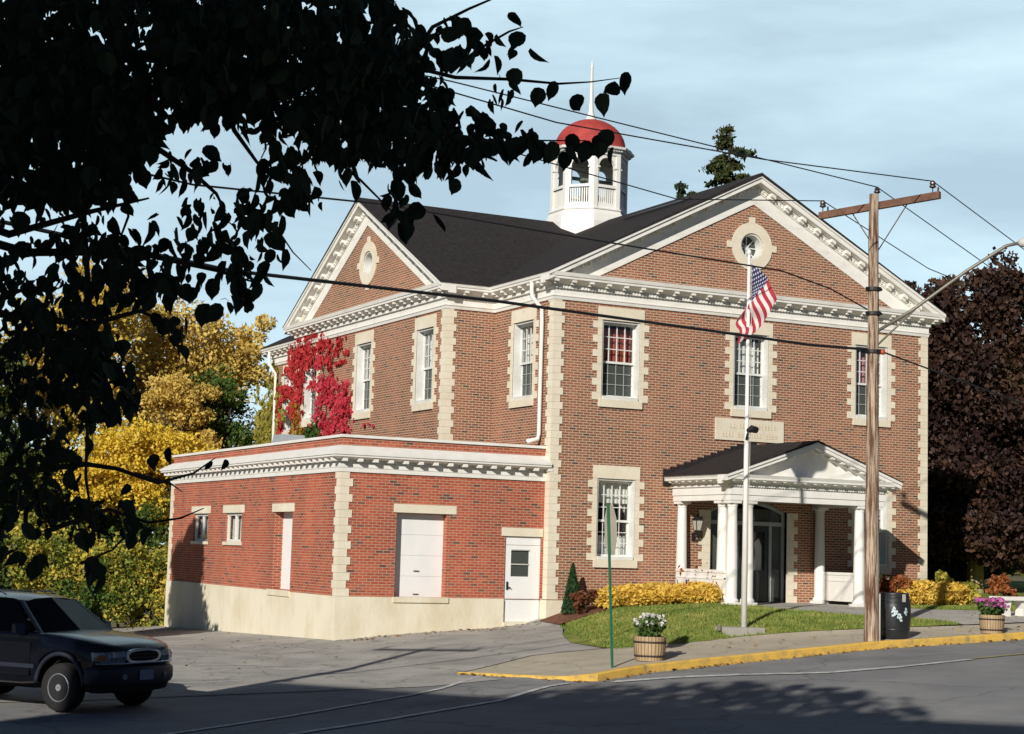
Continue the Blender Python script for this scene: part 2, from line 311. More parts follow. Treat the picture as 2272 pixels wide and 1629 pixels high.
# ------------------------------------------------------------------ terrain
GX = np.array([-400, -40, -20, -14, -8, -5.6, -3.8, -1.2, 0, 2.1, 5.5, 8, 12, 20, 40, 400.])
GZ = np.array([-.9, -.58, -.47, -.40, -.24, -.05, .12, .28, .36, .5, .66, .78, .92, 1.15, 1.6, 3.0])
def sst(a, b, x): t = np.clip((x-a)/(b-a), 0, 1); return t*t*(3-2*t)
def gz(x, y, road=True):
    x = np.asarray(x, float); y = np.asarray(y, float)
    z = np.interp(x, GX, GZ)
    z = z-0.028*np.clip(y-0.5, 0, 22)*(1-sst(-3, 6, x))
    E = np.interp(x, [-1.5, -.4, 1, 3, 5, 8, 12, 16], [0, .06, .42, .46, .34, .21, .08, 0.])
    F = np.interp(y, [-7.5, -6.9, -5.2, -3.0, 0, 30], [0, .45, .7, 1, 1, 1])
    z = z+E*F
    if road:
        yl = np.interp(x, [-7, -6.6, -5.6, -5, -3.8, -1.3, 2.1, 6.5, 14, 60], [-9.2, -9.6, -11.3, -11.35, -10.9, -10.55, -10.15, -9.95, -9.8, -9.6])
        drop = np.interp(x, [-6.6, -5.4, -4], [0, .09, .115])
        z = z-drop*(y < yl+0.012)
    return z
def drape(name, poly, off, mat, step=0.5, road=True, parent=None):
    bm = bmesh.new(); vs = [bm.verts.new((x, y, 0)) for x, y in poly]; f = bm.faces.new(vs)
    bmesh.ops.triangulate(bm, faces=[f])
    xs = [p[0] for p in poly]; ys = [p[1] for p in poly]
    for ax, lo, hi in ((0, min(xs), max(xs)), (1, min(ys), max(ys))):
        a = math.floor(lo/step)*step+step
        while a < hi:
            co = [0, 0, 0]; co[ax] = a+1e-4; no = [0, 0, 0]; no[ax] = 1
            bmesh.ops.bisect_plane(bm, geom=bm.verts[:]+bm.edges[:]+bm.faces[:], plane_co=co, plane_no=no)
            a += step if abs(a) < 30 else step*4
    for v in bm.verts: v.co.z = float(gz(v.co.x, v.co.y, road))+off
    bmesh.ops.recalc_face_normals(bm, faces=bm.faces)
    for f in bm.faces:
        if f.normal.z < 0: f.normal_flip()
    me = bpy.data.meshes.new(name); bm.to_mesh(me); bm.free(); me.materials.append(mat); me.shade_smooth()
    o = bpy.data.objects.new(name, me); COL.objects.link(o)
    if parent: o.parent = parent
    return structure(o)
def terrain():
    ax = np.concatenate([np.array([-400, -200, -120, -80, -60]), np.arange(-48, 48.1, 1.0), np.array([60, 80, 120, 200, 400])])
    X, Y = np.meshgrid(ax, ax, indexing='ij'); Z = gz(X, Y, False)-0.24
    n = len(ax); V = np.stack([X, Y, Z], -1).reshape(-1, 3); F = [(i*n+j, (i+1)*n+j, (i+1)*n+j+1, i*n+j+1) for i in range(n-1) for j in range(n-1)]
    me = bpy.data.meshes.new('ground'); me.from_pydata(V.tolist(), [], F); me.materials.append(dirt); me.shade_smooth()
    o = bpy.data.objects.new('ground', me); COL.objects.link(o); structure(o)
terrain()
curb = [(-6.75, -9.0), (-6.2, -10.3), (-5.65, -11.25), (-5.1, -11.4), (-3.8, -10.95), (-1.3, -10.55), (2.1, -10.15), (6.5, -9.95), (14, -9.8), (45, -9.6)]
drape('road', [(-60, -60), (60, -60), (60, -9.6)]+[(x, y-0.005) for x, y in curb[::-1][:-3]]+[(-5.0, -11.0), (-5.0, -8.4), (-60, -8.4)], -0.006, asphalt, 0.5)
drape('parking_lot', [(-60, -10.5), (-6.55, -10.5), (-6.8, -9.0), (-4.3, -7.25), (-2.4, -6.95), (-2.2, -5.2), (-1.3, -3.2), (-.4, -1.6), (0.05, 0.3), (-5.5, 0.3), (-5.5, 14.6), (-5.2, 16.5), (-60, 16.5)], 0.004, lotm, 0.5)
drape('sidewalk', curb+[(45, -7.4), (8.0, -7.4), (-2.4, -7.0), (-4.3, -7.3)], 0.0, concrete, 0.5, road=False)
drape('lawn', [(-2.35, -6.9), (0, -7.3), (7.0, -7.3), (6.3, -6.2), (5.0, -4.7), (4.3, -3.6), (4.2, -2.7), (3.6, -2.6), (3.6, -.05), (0.3, -.05), (-.3, -1.6), (-1.3, -3.2), (-2.2, -5.2)], 0.012, grassm, 0.35, road=False)
drape('walkway', [(4.3, -2.7), (8.6, -2.7), (9.3, -3.6), (11, -4.2), (16, -4.8), (17, -7.35), (7.05, -7.35), (6.35, -6.2), (5.05, -4.7), (4.35, -3.6)], 0.016, concrete2, 0.35, road=False)
drape('lawn', [(8.65, -2.6), (9.4, -3.55), (11, -4.15), (16, -4.75), (17, -7.3), (45, -7.35), (45, 20), (12.3, 20), (12.3, -.02), (8.65, -.02)], 0.012, grassm, 0.5, road=False)
drape('mulch_bed', [(-.25, -.05), (3.6, -.05), (3.5, -2.2), (2.2, -1.95), (0.6, -1.5), (-.35, -1.3)], 0.03, mulch, 0.3, road=False)
# yellow kerb
def kerb():
    m = M(); path = [Vector((x, y)) for x, y in curb]; fine = []
    for a, b in zip(path[:-1], path[1:]):
        k = max(1, int((b-a).length/0.6)); fine += [a.lerp(b, i/k) for i in range(k)]
    fine.append(path[-1]); n = len(fine); prof = [(0.0, -0.16), (0.0, 0.015), (0.03, 0.035), (0.16, 0.03), (0.17, -0.05)]
    for i, p in enumerate(fine):
        t = (fine[min(i+1, n-1)]-fine[max(i-1, 0)]).normalized(); nm = Vector((-t.y, t.x))
        z = float(gz(p.x, p.y, False))
        for d, h in prof: m.v.append((p.x+nm.x*d, p.y+nm.y*d, z+h+0.004*math.sin(i*1.7)))
    k = len(prof)
    for i in range(n-1):
        for j in range(k-1): m.f.append((i*k+j, (i+1)*k+j, (i+1)*k+j+1, i*k+j+1))
    structure(m.build('kerb', yellowp))
kerb()
def stripe(pts, w, mat, name='road_marking'):
    pts = [Vector(p) for p in pts]; left, right = [], []
    for i, p in enumerate(pts):
        t = (pts[min(i+1, len(pts)-1)]-pts[max(i-1, 0)]).normalized(); nm = Vector((-t.y, t.x))
        left.append(tuple(p+nm*w/2)); right.append(tuple(p-nm*w/2))
    drape(name, left+right[::-1], 0.009, mat, 0.5)
stripe([(-6.65, -9.75), (-9, -11.9), (-12, -14.2), (-16, -16.8)], 0.11, whitep)
stripe([(-5.75, -11.5), (-8, -13.3), (-11, -15.3), (-16, -18.3)], 0.13, whitep)
stripe([(-5.0, -11.75), (-3.9, -12.0), (-2.6, -12.5), (-1.4, -13.2), (.2, -13.3)], 0.24, whitep)
stripe([(.2, -13.3), (2.0, -13.2)], 0.16, whitep)
stripe([(2.1, -13.1), (5, -12.6), (9, -12.2), (16, -11.9), (30, -11.6)], 0.12, yellowl)
for pts in ([(-10.3, -4.2), (-8.6, -5.2)], [(-9.2, -6.0), (-7.6, -6.9)], [(-12.4, -8.0), (-10.7, -8.2)], [(-12.8, -5.6), (-11.2, -6.4)]): stripe(pts, 0.12, whitep)
# grass blades over the lawn
def grass():
    pts = []
    while len(pts) < 26000:
        x = RNG.uniform(-2.3, 16, 20000); y = RNG.uniform(-7.3, -1.2, 20000)
        ok = (((x < 3.5) & (x > -2.2-0.0*y) & (y < -1.5-0.45*np.clip(x-0.5, 0, 3)) & (x > -2.4+0.35*(y+7.0))) | ((x < 4.3+0.75*np.clip(-3.6-y, 0, 3.6)) & (y < -3.1)) & (x > -2.4+0.35*(y+7.0)) | ((x > 9.4) & (y > -3.4) & (y < -1.2)))
        x, y = x[ok], y[ok]; pts += list(zip(x, y))
    p = np.array(pts[:26000]); z = gz(p[:, 0], p[:, 1], False)+0.01
    n = len(p); h = RNG.uniform(.025, .065, n); a = RNG.uniform(0, 6.28, n); w = 0.012
    dx, dy = np.cos(a)*w, np.sin(a)*w; lx, ly = RNG.normal(0, .02, n), RNG.normal(0, .02, n)
    b = np.stack([p[:, 0], p[:, 1], z], 1); o = np.stack([dx, dy, 0*dx], 1); t = b+np.stack([lx, ly, h], 1)
    V = np.stack([b-o, b+o, t+o*.3, t-o*.3], 1)
    o = grid_quads('grass', V, leafmat('grass_blade', [(0, (0.11, 0.19, 0.035)), (0.5, (0.25, 0.32, 0.07)), (1, (0.50, 0.44, 0.15))], 0.35, 1.2)); structure(o, 'stuff')
grass()

# ================================================================== the brick hall
WD, D1, SB, LS, OV, ZE, ZR, ZF, ZB = 12.2, 3.37, 1.47, 11.5, 0.37, 9.30, 12.59, 8.63, 1.0
YS1 = D1+LS; YM = D1+LS/2; YR = 21.4
hall = thing('brick_hall', 'two-storey brown brick hall with white cornices, dark cross-gabled roof and red-domed cupola', 'building')
TF = lambda u, d, z: (u, -d, z)                        # front walls, face y=0
def TL(x0): return lambda u, d, z: (x0-d, -u, z)       # walls facing -X, u=-y
def TFy(y0): return lambda u, d, z: (u, y0-d, z)
def rect(u0, u1, z0, z1): return [(u0, z0), (u1, z0), (u1, z1), (u0, z1)]
OW = 1.15; WZ0, WZ1 = 6.15, 8.22
front_up = [1.998, 6.10, 10.20]; front_dn = [1.95, 10.25]; GZ0, GZ1 = 2.03, 4.11
DU0, DU1, DZ0, DZ1 = 4.86, 7.34, 1.0, 3.72
def arc_top(u0, u1, z0, zs, za, n=10):
    c = (u0+u1)/2; w = (u1-u0)/2; h = za-zs; r = (w*w+h*h)/(2*h)
    return [(u0, z0), (u1, z0)]+[(c+w*math.cos(math.pi*k/n)*1.0, zs+(math.sqrt(max(r*r-(w*math.cos(math.pi*k/n))**2, 0))-(r-h))) for k in range(0, n+1)]
doorhole = arc_top(DU0, DU1, DZ0-0.02, 3.42, DZ1)
wm = M()
holes = [rect(c-OW/2, c+OW/2, WZ0, WZ1) for c in front_up]+[rect(c-OW/2, c+OW/2, GZ0, GZ1) for c in front_dn]+[doorhole]
wm.plate(rect(0, WD, ZB-.02, 8.9), holes, TF, 0, -0.32)
OC = (6.07, 10.62); RO = 0.37
circ = lambda c, r, n=32, sx=1: [(c[0]+sx*r*math.cos(2*math.pi*k/n), c[1]+r*math.sin(2*math.pi*k/n)) for k in range(n)]
wm.plate([(0.1, 8.9), (WD-.1, 8.9), (WD-.1, 9.2), (WD/2, 12.3), (.1, 9.2)], [circ(OC, RO)], TF, 0, -0.32)
LW = [(0.0, 0.32, D1, [1.66]), (-SB, D1, YS1, [4.70, 9.10, 13.54]), (0.0, YS1, YR, [19.55])]
for x0, ya, yb, cs in LW:
    hs = [rect(-c-OW/2, -c+OW/2, WZ0, WZ1) for c in cs]
    wm.plate(rect(-yb, -ya, ZB-.02, 8.9), hs, TL(x0), 0, -0.32)
OCL = (-9.03, 10.62)
wm.plate([(-YS1+.1, 8.9), (-D1-.1, 8.9), (-D1-.1, 9.2), (-YM, 12.3), (-YS1+.1, 9.2)], [circ(OCL, RO)], TL(-SB), 0, -0.32)
wm.plate(rect(-SB+.32, 0, ZB-.02, 8.9), [], TFy(D1), 0, -0.32)
wm.box(-SB+.32, 0, YS1-.32, YS1, ZB-.02, 8.9)
wm.box(WD-.32, WD, .32, YR, ZB-.02, 8.9); wm.box(.32, WD-.32, YR-.32, YR, ZB-.02, 8.9)
wm.box(WD, WD+SB, D1, D1+.32, ZB, 8.9); wm.box(WD+SB-.32, WD+SB, D1+.32, YS1, ZB, 8.9); wm.box(WD, WD+SB, YS1-.32, YS1, ZB, 8.9)
wm.build('wall', brick_main, hall)
bm_ = M()
bm_.box(-.04, DU0, -.04, .3, -.6, ZB-.02); bm_.box(DU1, WD+.04, -.04, .3, -.6, ZB-.02); bm_.box(DU0, DU1, -.03, .3, -.6, ZB-.03)
bm_.box(-.04, .3, .3, D1, -.6, ZB-.02); bm_.box(-SB-.04, .3, D1-.04, YS1, -1.6, ZB-.02); bm_.box(-.04, .3, YS1, YR, -1.6, ZB-.02); bm_.box(WD-.3, WD+.04, .3, YR, -.6, ZB-.02)
bm_.build('foundation', found, hall)
im = M(); im.box(.4, WD-.4, 5.2, 5.4, 1, 9); im.box(.36, WD-.36, .36, 5.2, 5.0, 5.12); im.box(.4, 4.5, .4, 5.2, ZB-.1, ZB); im.box(1.0, 1.1, 5.4, 21, 1, 9); im.box(7.7, WD-.4, .4, 5.2, ZB-.1, ZB); im.box(4.5, 7.7, 1.6, 1.7, ZB-.1, 4.2)
im.build('interior_partition', darkin, hall)
# quoins
def quoin(m, x, y, sx, sy, z0, z1, h=0.185, a=.30, b=.22, ph=0):
    k = 0; z = z0
    while z < z1-.02:
        zt = min(z+h, z1); A, B = (a, b) if (k+ph) % 2 == 0 else (b, a)
        x0, x1 = sorted((x-sx*.022, x+sx*A)); y0, y1 = sorted((y-sy*.022, y+sy*B))
        m.box(x0, x1, y0, y1, z, zt-.004); z = zt; k += 1
def quoin_part(parent, *a, **k): m_ = M(); quoin(m_, *a, **k); m_.build('quoin', stone, parent)
for a_ in ((0, 0, 1, 1, ZB, ZF+.05), (WD, 0, -1, 1, ZB, ZF+.05), (-SB, D1, 1, 1, 4.7, ZF+.05), (-SB, YS1, 1, -1, ZB, ZF+.05), (0, YR, 1, -1, ZB, ZF+.05)): quoin_part(hall, *a_)
# window surrounds and windows
def surround(parent, T, c, z0, z1, w):
    m = M(); d0, d1 = -.10, .022
    m.fbox(T, c-w/2-.125, c+w/2+.125, d0, d1, z1, z1+.335)
    m.fbox(T, c-w/2-.075, c+w/2+.075, d0, .06, z0-.2, z0)
    z = z0-.02; k = 0; h = .186
    while z < z1-.01:
        zt = min(z+h, z1-.003); ww = .265 if k % 2 == 0 else .125
        m.fbox(T, c-w/2-ww, c-w/2, d0, d1, z, zt-.003); m.fbox(T, c+w/2, c+w/2+ww, d0, d1, z, zt-.003); z += h; k += 1
    m.build('stone_surround', stone, parent)
def curtain_mesh(T, u0, u1, d, z0, z1, waves=7, amp=.025):
    m = M(); n = waves*6
    pr = [(u0+(u1-u0)*i/n, d+amp*math.sin(2*math.pi*waves*i/n)) for i in range(n+1)]
    for (ua, da), (ub, db) in zip(pr[:-1], pr[1:]): m.add([T(ua, da, z0), T(ub, db, z0), T(ub, db, z1), T(ua, da, z1)], [(0, 1, 2, 3)])
    return m
def window(T, c, z0, z1, w, curt, ground=False, vis=True):
    fr = M(); u0, u1 = c-w/2, c+w/2; dF = -.27
    for a, b in ((u0, u0+.05), (u1-.05, u1)): fr.fbox(T, a, b, -.31, -.012, z0, z1)          # white jamb lining
    fr.fbox(T, u0+.05, u1-.05, -.31, -.03, z1-.05, z1); fr.fbox(T, u0+.05, u1-.05, -.31, .045, z0+.002, z0+.085)
    zm = z0+.085+(z1-.05-z0-.085)*.47; a0, a1 = u0+.05, u1-.05
    def sash(za, zb, d, t, mt):
        fr.fbox(T, a0, a0+t, d, d+.04, za, zb); fr.fbox(T, a1-t, a1, d, d+.04, za, zb)
        fr.fbox(T, a0+t, a1-t, d, d+.04, za, za+t*1.3); fr.fbox(T, a0+t, a1-t, d, d+.04, zb-t, zb)
    sash(zm-.03, z1-.05, -.24, .045, 0); sash(z0+.085, zm+.03, -.29, .04, 0)
    fr.fbox(T, a0, a1, -.20, -.17, z1-.11, z1-.05)
    for k in range(1, 4):
        uu = a0+.045+(a1-a0-.09)*k/4; fr.fbox(T, uu-.011, uu+.011, -.235, -.205, zm+.028, z1-.095)
    for k in range(1, 3):
        zz = zm+.03+(z1-.095-zm-.03)*k/3; fr.fbox(T, a0+.045, a1-.045, -.236, -.206, zz-.011, zz+.011)
    o = fr.build('window', muntin_w, hall)
    g = M(); za, zb = z0+.14, zm-.01
    for k in range(1, 4):
        uu = a0+.04+(a1-a0-.08)*k/4; g.fbox(T, uu-.009, uu+.009, -.245, -.232, za, zb)
    for k in range(1, 3):
        zz = za+(zb-za)*k/3; g.fbox(T, a0+.04, a1-.04, -.246, -.233, zz-.009, zz+.009)
    g.build('screen_frame', muntin_g if not ground else muntin_w, o)
    p = M(); p.fbox(T, a0+.045, a1-.045, -.226, -.222, zm, z1-.09); p.build('pane', glass, o)
    p = M(); p.fbox(T, a0+.04, a1-.04, -.262, -.258, z0+.13, zm); p.build('pane', screen if not ground else glass, o)
    surround(o, T, c, z0, z1, w)
    zl = z0+.2+(z1-z0)*.42
    if ground:
        m = curtain_mesh(T, a0, a1, -.325, z1-.62, z1-.06, 9, .012)
        for (ua, ub, za_, zb_) in ((a0, a0+.42, z1-.95, z1-.42), (a1-.42, a1, z1-.95, z1-.42)):
            n = 14
            for i in range(n):
                ta, tb = i/n, (i+1)/n
                s = lambda t: (1-t)**1.6 if ua == a0 else t**1.6
                m.add([T(ua+(ub-ua)*ta, -.42+.02*math.sin(i*2), z1-.42-.75*s(ta)*.6-.05), T(ua+(ub-ua)*tb, -.42+.02*math.sin(i*2+2), z1-.42-.75*s(tb)*.6-.05), T(ua+(ub-ua)*tb, -.42, z1-.40), T(ua+(ub-ua)*ta, -.42, z1-.40)], [(0, 1, 2, 3)])
        cz = c+.13
        m.add([T(a0+.30, -.43, z1-.4), T(a1-.12, -.43, z1-.4), T(cz-.12, -.43, z1-.82)], [(0, 1, 2)])
        m.build('curtain', curt, o)
        m = curtain_mesh(T, a0, a1, -.40, z0+.08, z0+.62, 9, .02); m.build('cafe_curtain', curt, o)
    else:
        curtain_mesh(T, a0, a1, -.40, zm+.0, z1-.16, 6, .02).build('curtain', curt, o)
    return o
for c, cu in zip(front_up, (cur_red, cur_white, cur_pink)): window(TF, c, WZ0, WZ1, OW, cu)
for c in front_dn: window(TF, c, GZ0, GZ1, OW, cur_white, True)
for x0, ya, yb, cs in LW:
    for c in cs: window(TL(x0), -c, WZ0, WZ1, OW, cur_white)
# round gable windows
def oculus(T, c, sx=1):
    m = M(); m.plate(circ(c, .66, 48), [circ(c, RO-.0, 48)], T, -.05, .03)
    for a in (0, 90, 180, 270):
        ca, sa = math.cos(R(a)), math.sin(R(a)); u, z = c[0]+ca*.72, c[1]+sa*.72
        m.fbox(T, u-(.09), u+(.09), -.04, .034, z-.09, z+.09)
    st = M()
    st.plate(circ(c, RO-.004, 48), [circ(c, RO-.05, 48)], T, -.30, -.01)
    for k in range(4):
        a = math.pi*k/4; d = Vector((math.cos(a), math.sin(a)))*(RO-.05); n2 = Vector((-math.sin(a), math.cos(a)))*.013
        pts = [Vector(c)+d+n2, Vector(c)-d+n2, Vector(c)-d-n2, Vector(c)+d-n2]
        st.plate([tuple(p) for p in pts], [], T, -.275-.002*k, -.25-.002*k)
    st.plate(circ(c, .07, 16), [], T, -.276, -.24)
    o = st.build('round_window', muntin_w, hall); m.build('stone_surround', stone, o)
    p = M(); p.plate(circ(c, RO-.05, 32), [], T, -.285, -.281); p.build('pane', screen, o)
    b = M(); b.plate(circ(c, RO+.3, 16), [], T, -.62, -.60); b.build('dark_backing', darkin, o)  # dark disc stands in for the unlit space behind the pane
oculus(TF, OC); oculus(TL(-SB), OCL)
# plaque with weathered carved lettering (too worn to read: shallow strokes only)
pm = M(); pm.box(4.96, 7.18, -.045, .02, 5.30, 5.885); pq = pm.build('stone_plaque', stone, hall)
pc = M()
for zc, h, u0, u1 in ((5.70, .14, 5.22, 6.95), (5.46, .14, 5.18, 6.99)):
    u = u0
    while u < u1:
        wv = random.uniform(.05, .085)
        if random.random() > .16:
            pc.box(u, u+.017, -.052, -.045, zc-h/2, zc+h/2)
            for q in range(random.randint(1, 2)): pc.box(u+.017, u+wv, -.052, -.045, zc-h/2+(h-.017)*random.choice((0, .5, 1)), zc-h/2+.017+(h-.017)*random.choice((0, .5, 1))+.0005) if False else pc.box(u+.0171, u+wv, -.051-.0004*q, -.045, zc-h/2+(h-.017)*(q*.5), zc-h/2+.017+(h-.017)*(q*.5))
        u += wv+.035
pc.build('carved_lettering', pmat('carved_stone', (0.62, 0.53, 0.37), None, 6, .9), pq)
# cornice, frieze, dentils, modillions
OUT = [(0, 0), (WD, 0), (WD, D1), (WD+SB, D1), (WD+SB, YS1), (WD, YS1), (WD, YR), (0, YR), (0, YS1), (-SB, YS1), (-SB, D1), (0, D1)]
cm = M()
cm.sweep(OUT, [(-.05, 8.63), (.035, 8.63), (.05, 8.70), (.07, 8.715), (.07, 8.735), (.04, 8.74), (.04, 8.90), (-.05, 8.90)])
cm.sweep(OUT, [(-.05, 8.905), (.075, 8.905), (.10, 9.01), (.335, 9.125), (.335, 9.175), (.36, 9.19), (.385, 9.285), (-.05, 9.285)])
def edges_run(path, closed=True):
    n = len(path)
    for i in range(n):
        a, b = Vector(path[i]), Vector(path[(i+1) % n]); yield a, b, (b-a).normalized()
def modillions(m, path, zt, w=.12, dep=.24, h=.12, sp=.5, d0=.08, dent=True, zd=(8.915, 8.985), dd=(.07, .115), ds=.095):
    for a, b, t in edges_run(path):
        if (a.x+b.x)/2 > WD+.1 and False: continue
        nm = Vector((t.y, -t.x)); Ln = (b-a).length; k = max(1, round(Ln/sp))
        for i in range(k+1):
            s = -.1+(Ln+.2)*i/k; p = a+t*s
            for (x0, x1, za, zb) in ((d0, d0+dep, zt-h*.55, zt), (d0, d0+dep*.62, zt-h, zt-h*.5)):
                q = [p+t*(-w/2)+nm*x0, p+t*(w/2)+nm*x0, p+t*(w/2)+nm*x1, p+t*(-w/2)+nm*x1]
                m.hexa([(v.x, v.y, za) for v in q]+[(v.x, v.y, zb) for v in q])
        if dent:
            k = int(Ln/ds)
            for i in range(k+1):
                p = a+t*(Ln*i/k); q = [p+t*(-ds*.28)+nm*dd[0], p+t*(ds*.28)+nm*dd[0], p+t*(ds*.28)+nm*dd[1], p+t*(-ds*.28)+nm*dd[1]]
                m.hexa([(v.x, v.y, zd[0]) for v in q]+[(v.x, v.y, zd[1]) for v in q])
modillions(cm, OUT, 9.115, .12, .23, .11)
cm.build('cornice', white_old, hall)
# raking cornices on front and side gables
def raking(T, c, half, zbase, ztop, ov, step=.53):
    m = M(); sl = (ztop-zbase)/half
    for sgn in (-1, 1):
        def seg(v0, v1, d0, d1, s0=0.0, s1=1.0):     # band between vertical offsets v0>v1 below the roof top line
            ue, ut = half*(1-s0), half*(1-s1)
            P = lambda h, d, v: T(c+sgn*h, d, ztop-sl*h+v)
            m.hexa([P(ue, d0, v1), P(ut, d0, v1), P(ut, d1, v1), P(ue, d1, v1), P(ue, d0, v0), P(ut, d0, v0), P(ut, d1, v0), P(ue, d1, v0)])
        seg(-.015, -.11, -.1, ov+.02); seg(-.11, -.24, -.1, ov-.02); seg(-.24, -.29, -.1, .13)
        seg(-.29, -.40, -.1, .075, .05); seg(-.40, -.80, -.1, .035, .09)
        k = int(half/step)
        for i in range(1, k+1):
            s = (i-.35)/k*(1-.05); h = half*(1-s)
            w2 = .07
            for (dd, va, vb) in ((ov-.10, -.24, -.34), (ov-.2, -.34, -.39)):
                P = lambda hh, d, v: T(c+sgn*hh, d, ztop-sl*hh+v)
                m.hexa([P(h+w2, 0, vb), P(h-w2, 0, vb), P(h-w2, dd, vb), P(h+w2, dd, vb), P(h+w2, 0, va), P(h-w2, 0, va), P(h-w2, dd, va), P(h+w2, dd, va)])
        k = int(half/.11)
        for i in range(4, k):
            h = half*(1-i/k); P = lambda hh, d, v: T(c+sgn*hh, d, ztop-sl*hh+v)
            m.hexa([P(h+.03, .07, -.37), P(h-.03, .07, -.37), P(h-.03, .12, -.37), P(h+.03, .12, -.37), P(h+.03, .07, -.295), P(h-.03, .07, -.295), P(h-.03, .12, -.295), P(h+.03, .12, -.295)])
    return m
raking(TF, WD/2, WD/2+OV, ZE, ZR, OV).build('raking_cornice', white_old, hall)
raking(TL(-SB), -YM, LS/2+OV, ZE, ZR, OV).build('raking_cornice', white_old, hall)
# roof
rm = M()
def chev(c, half, z0, z1, t=.09): return [(c-half-.03, z0-.01), (c, z1), (c+half+.03, z0-.01), (c+half+.03, z0-.01-t*.25), (c, z1-t), (c-half-.03, z0-.01-t*.25)]
rm.prism(chev(WD/2, WD/2+OV, ZE, ZR+.02), lambda p, q, a: (p, a, q), -OV-.035, YR+OV)
rm.prism(chev(YM, LS/2+OV, ZE, ZR+.012), lambda p, q, a: (a, p, q), -SB-OV-.035, WD+SB+OV)
roof = rm.build('roof', roofm, hall)
slp = (ZR-ZE)/(WD/2+OV)
rv = M()
def onroof(y, x, h): return (x, y, ZR-slp*abs(x-WD/2)+h)
rv.hexa([onroof(1.5, 4.75, .0), onroof(1.5, 5.05, .0), onroof(4.6, 5.05, 0), onroof(4.6, 4.75, 0), onroof(1.5, 4.75, .09), onroof(1.5, 5.05, .09), onroof(4.6, 5.05, .09), onroof(4.6, 4.75, .09)])
rv.build('roof_vent', blackm, roof)
# downpipes
def downpipe(pts, r=.055):
    m = M(); m.tube(pts, r, 8); return m.build('downpipe', white, hall, True)
downpipe([(-.30, .70, 9.12), (-.30, .70, 8.95), (-.30, .68, 8.75), (-.09, .52, 8.42), (-.085, .5, 8.1), (-.085, .5, 5.2), (-.12, .5, 5.05), (-.45, .45, 4.97)])
downpipe([(-.30, YR-.4, 9.12), (-.30, YR-.4, 8.7), (-.09, YR-.6, 8.3), (-.085, YR-.6, 1.2)])

def fallen_leaves():
    P = []
    for a, b in zip(curb[:-1], curb[1:]):
        Lc = math.dist(a, b)
        for _ in range(int(Lc*16)):
            t = random.random(); x, y = a[0]+(b[0]-a[0])*t, a[1]+(b[1]-a[1])*t-abs(random.gauss(0, .12))-.02
            if x < 16: P.append((x, y, float(gz(x, y))+.02))
    for _ in range(420):
        x, y = random.uniform(-12, -5.7), random.uniform(11, 16) if random.random() < .6 else random.uniform(-6, 12); P.append((x, y, float(gz(x, y))+.02))
    for _ in range(260): x, y = random.uniform(-2, 12), random.uniform(-9.5, -3.2); P.append((x, y, float(gz(x, y, False))+.03))
    for _ in range(200): x, y = random.uniform(-5.6, -.2), random.uniform(-.6, .15); P.append((x, y, float(gz(x, y))+.02))
    o = grid_quads('fallen_leaves', leaf_quads(P, .055, flat=(0, 0, 2.5), aspect=1.4), leafmat('fallen_leaf', [(0, (.10, .05, .02)), (.5, (.28, .14, .04)), (1, (.42, .30, .08))], .1, 1)); structure(o, 'stuff')
fallen_leaves()
# ------------------------------------------------------------------ cupola
CX, CY = 6.1, 9.12; RC = 1.21; o8 = math.pi/8
cup = M()
cup.lathe([(1.42, 11.6), (1.40, 12.55), (1.33, 12.8), (1.26, 12.93), (1.30, 12.95), (1.30, 12.99), (1.22, 13.0)], (CX, CY, 0), 8, o8)
def octT(k):   # facet k outward frame
    a = k*math.pi/4; ap = RC*math.cos(o8); n_ = Vector((math.cos(a), math.sin(a))); t_ = Vector((-math.sin(a), math.cos(a)))
    return (lambda u, d, z: (CX+n_.x*(ap+d)+t_.x*u, CY+n_.y*(ap+d)+t_.y*u, z)), RC*math.sin(o8)
for k in range(8):
    T, hs = octT(k)
    arch = [(-.29, 13.74), (.29, 13.74), (.29, 14.32)]+[(.29*math.cos(math.pi*i/10), 14.32+.31*math.sin(math.pi*i/10)) for i in range(1, 10)]+[(-.29, 14.32)]
    cup.plate(rect(-hs, hs, 13.66, 14.74), [arch], T, -.12, 0)
    cup.fbox(T, -hs-.005, -hs+.13, -.13, .03, 13.0, 14.74); cup.fbox(T, hs-.13, hs+.005, -.13, .032, 13.0, 14.74)
    for s_ in (-1, 1): cup.fbox(T, s_*.32-.05, s_*.32+.05, -.1, .05, 14.28, 14.33)
    for i in range(-4, 5): cup.fbox(T, i*.075-.018, i*.075+.018, -.07, -.03, 13.16, 13.7)
    cup.fbox(T, -hs+.1, hs-.1, -.1, -.01, 13.0, 13.17); cup.fbox(T, -hs+.1, hs-.1, -.10, .022, 13.66, 13.75)
    for i in range(-5, 6): cup.fbox(T, i*.09-.025, i*.09+.025, .02, .14, 14.84, 14.90)
cup.lathe([(1.25, 14.72), (1.25, 14.84), (1.30, 14.845), (1.31, 14.90), (1.43, 14.91), (1.45, 14.98), (1.18, 15.02), (1.0, 15.02), (.9, 14.8), (.9, 14.72)], (CX, CY, 0), 8, o8, cap=False)
cupo = cup.build('cupola', white, hall)
dm = M(); dm.lathe([(1.36, 14.99), (1.22, 15.03), (1.16, 15.10)]+[(1.14*math.cos(a), 15.12+.95*math.sin(a)) for a in [i*math.pi/2/10 for i in range(0, 10)]]+[(.1, 16.08)], (CX, CY, 0), 32)
dm.build('dome', redm, cupo, True)
sp_ = M(); sp_.lathe([(.2, 16.02), (.17, 16.12), (.10, 16.28), (.075, 16.45), (.055, 17.2), (.04, 17.75), (.05, 17.80), (.05, 17.86), (.025, 17.9), (.02, 18.03)], (CX, CY, 0), 10)
sp_.build('spire', white, cupo, True)
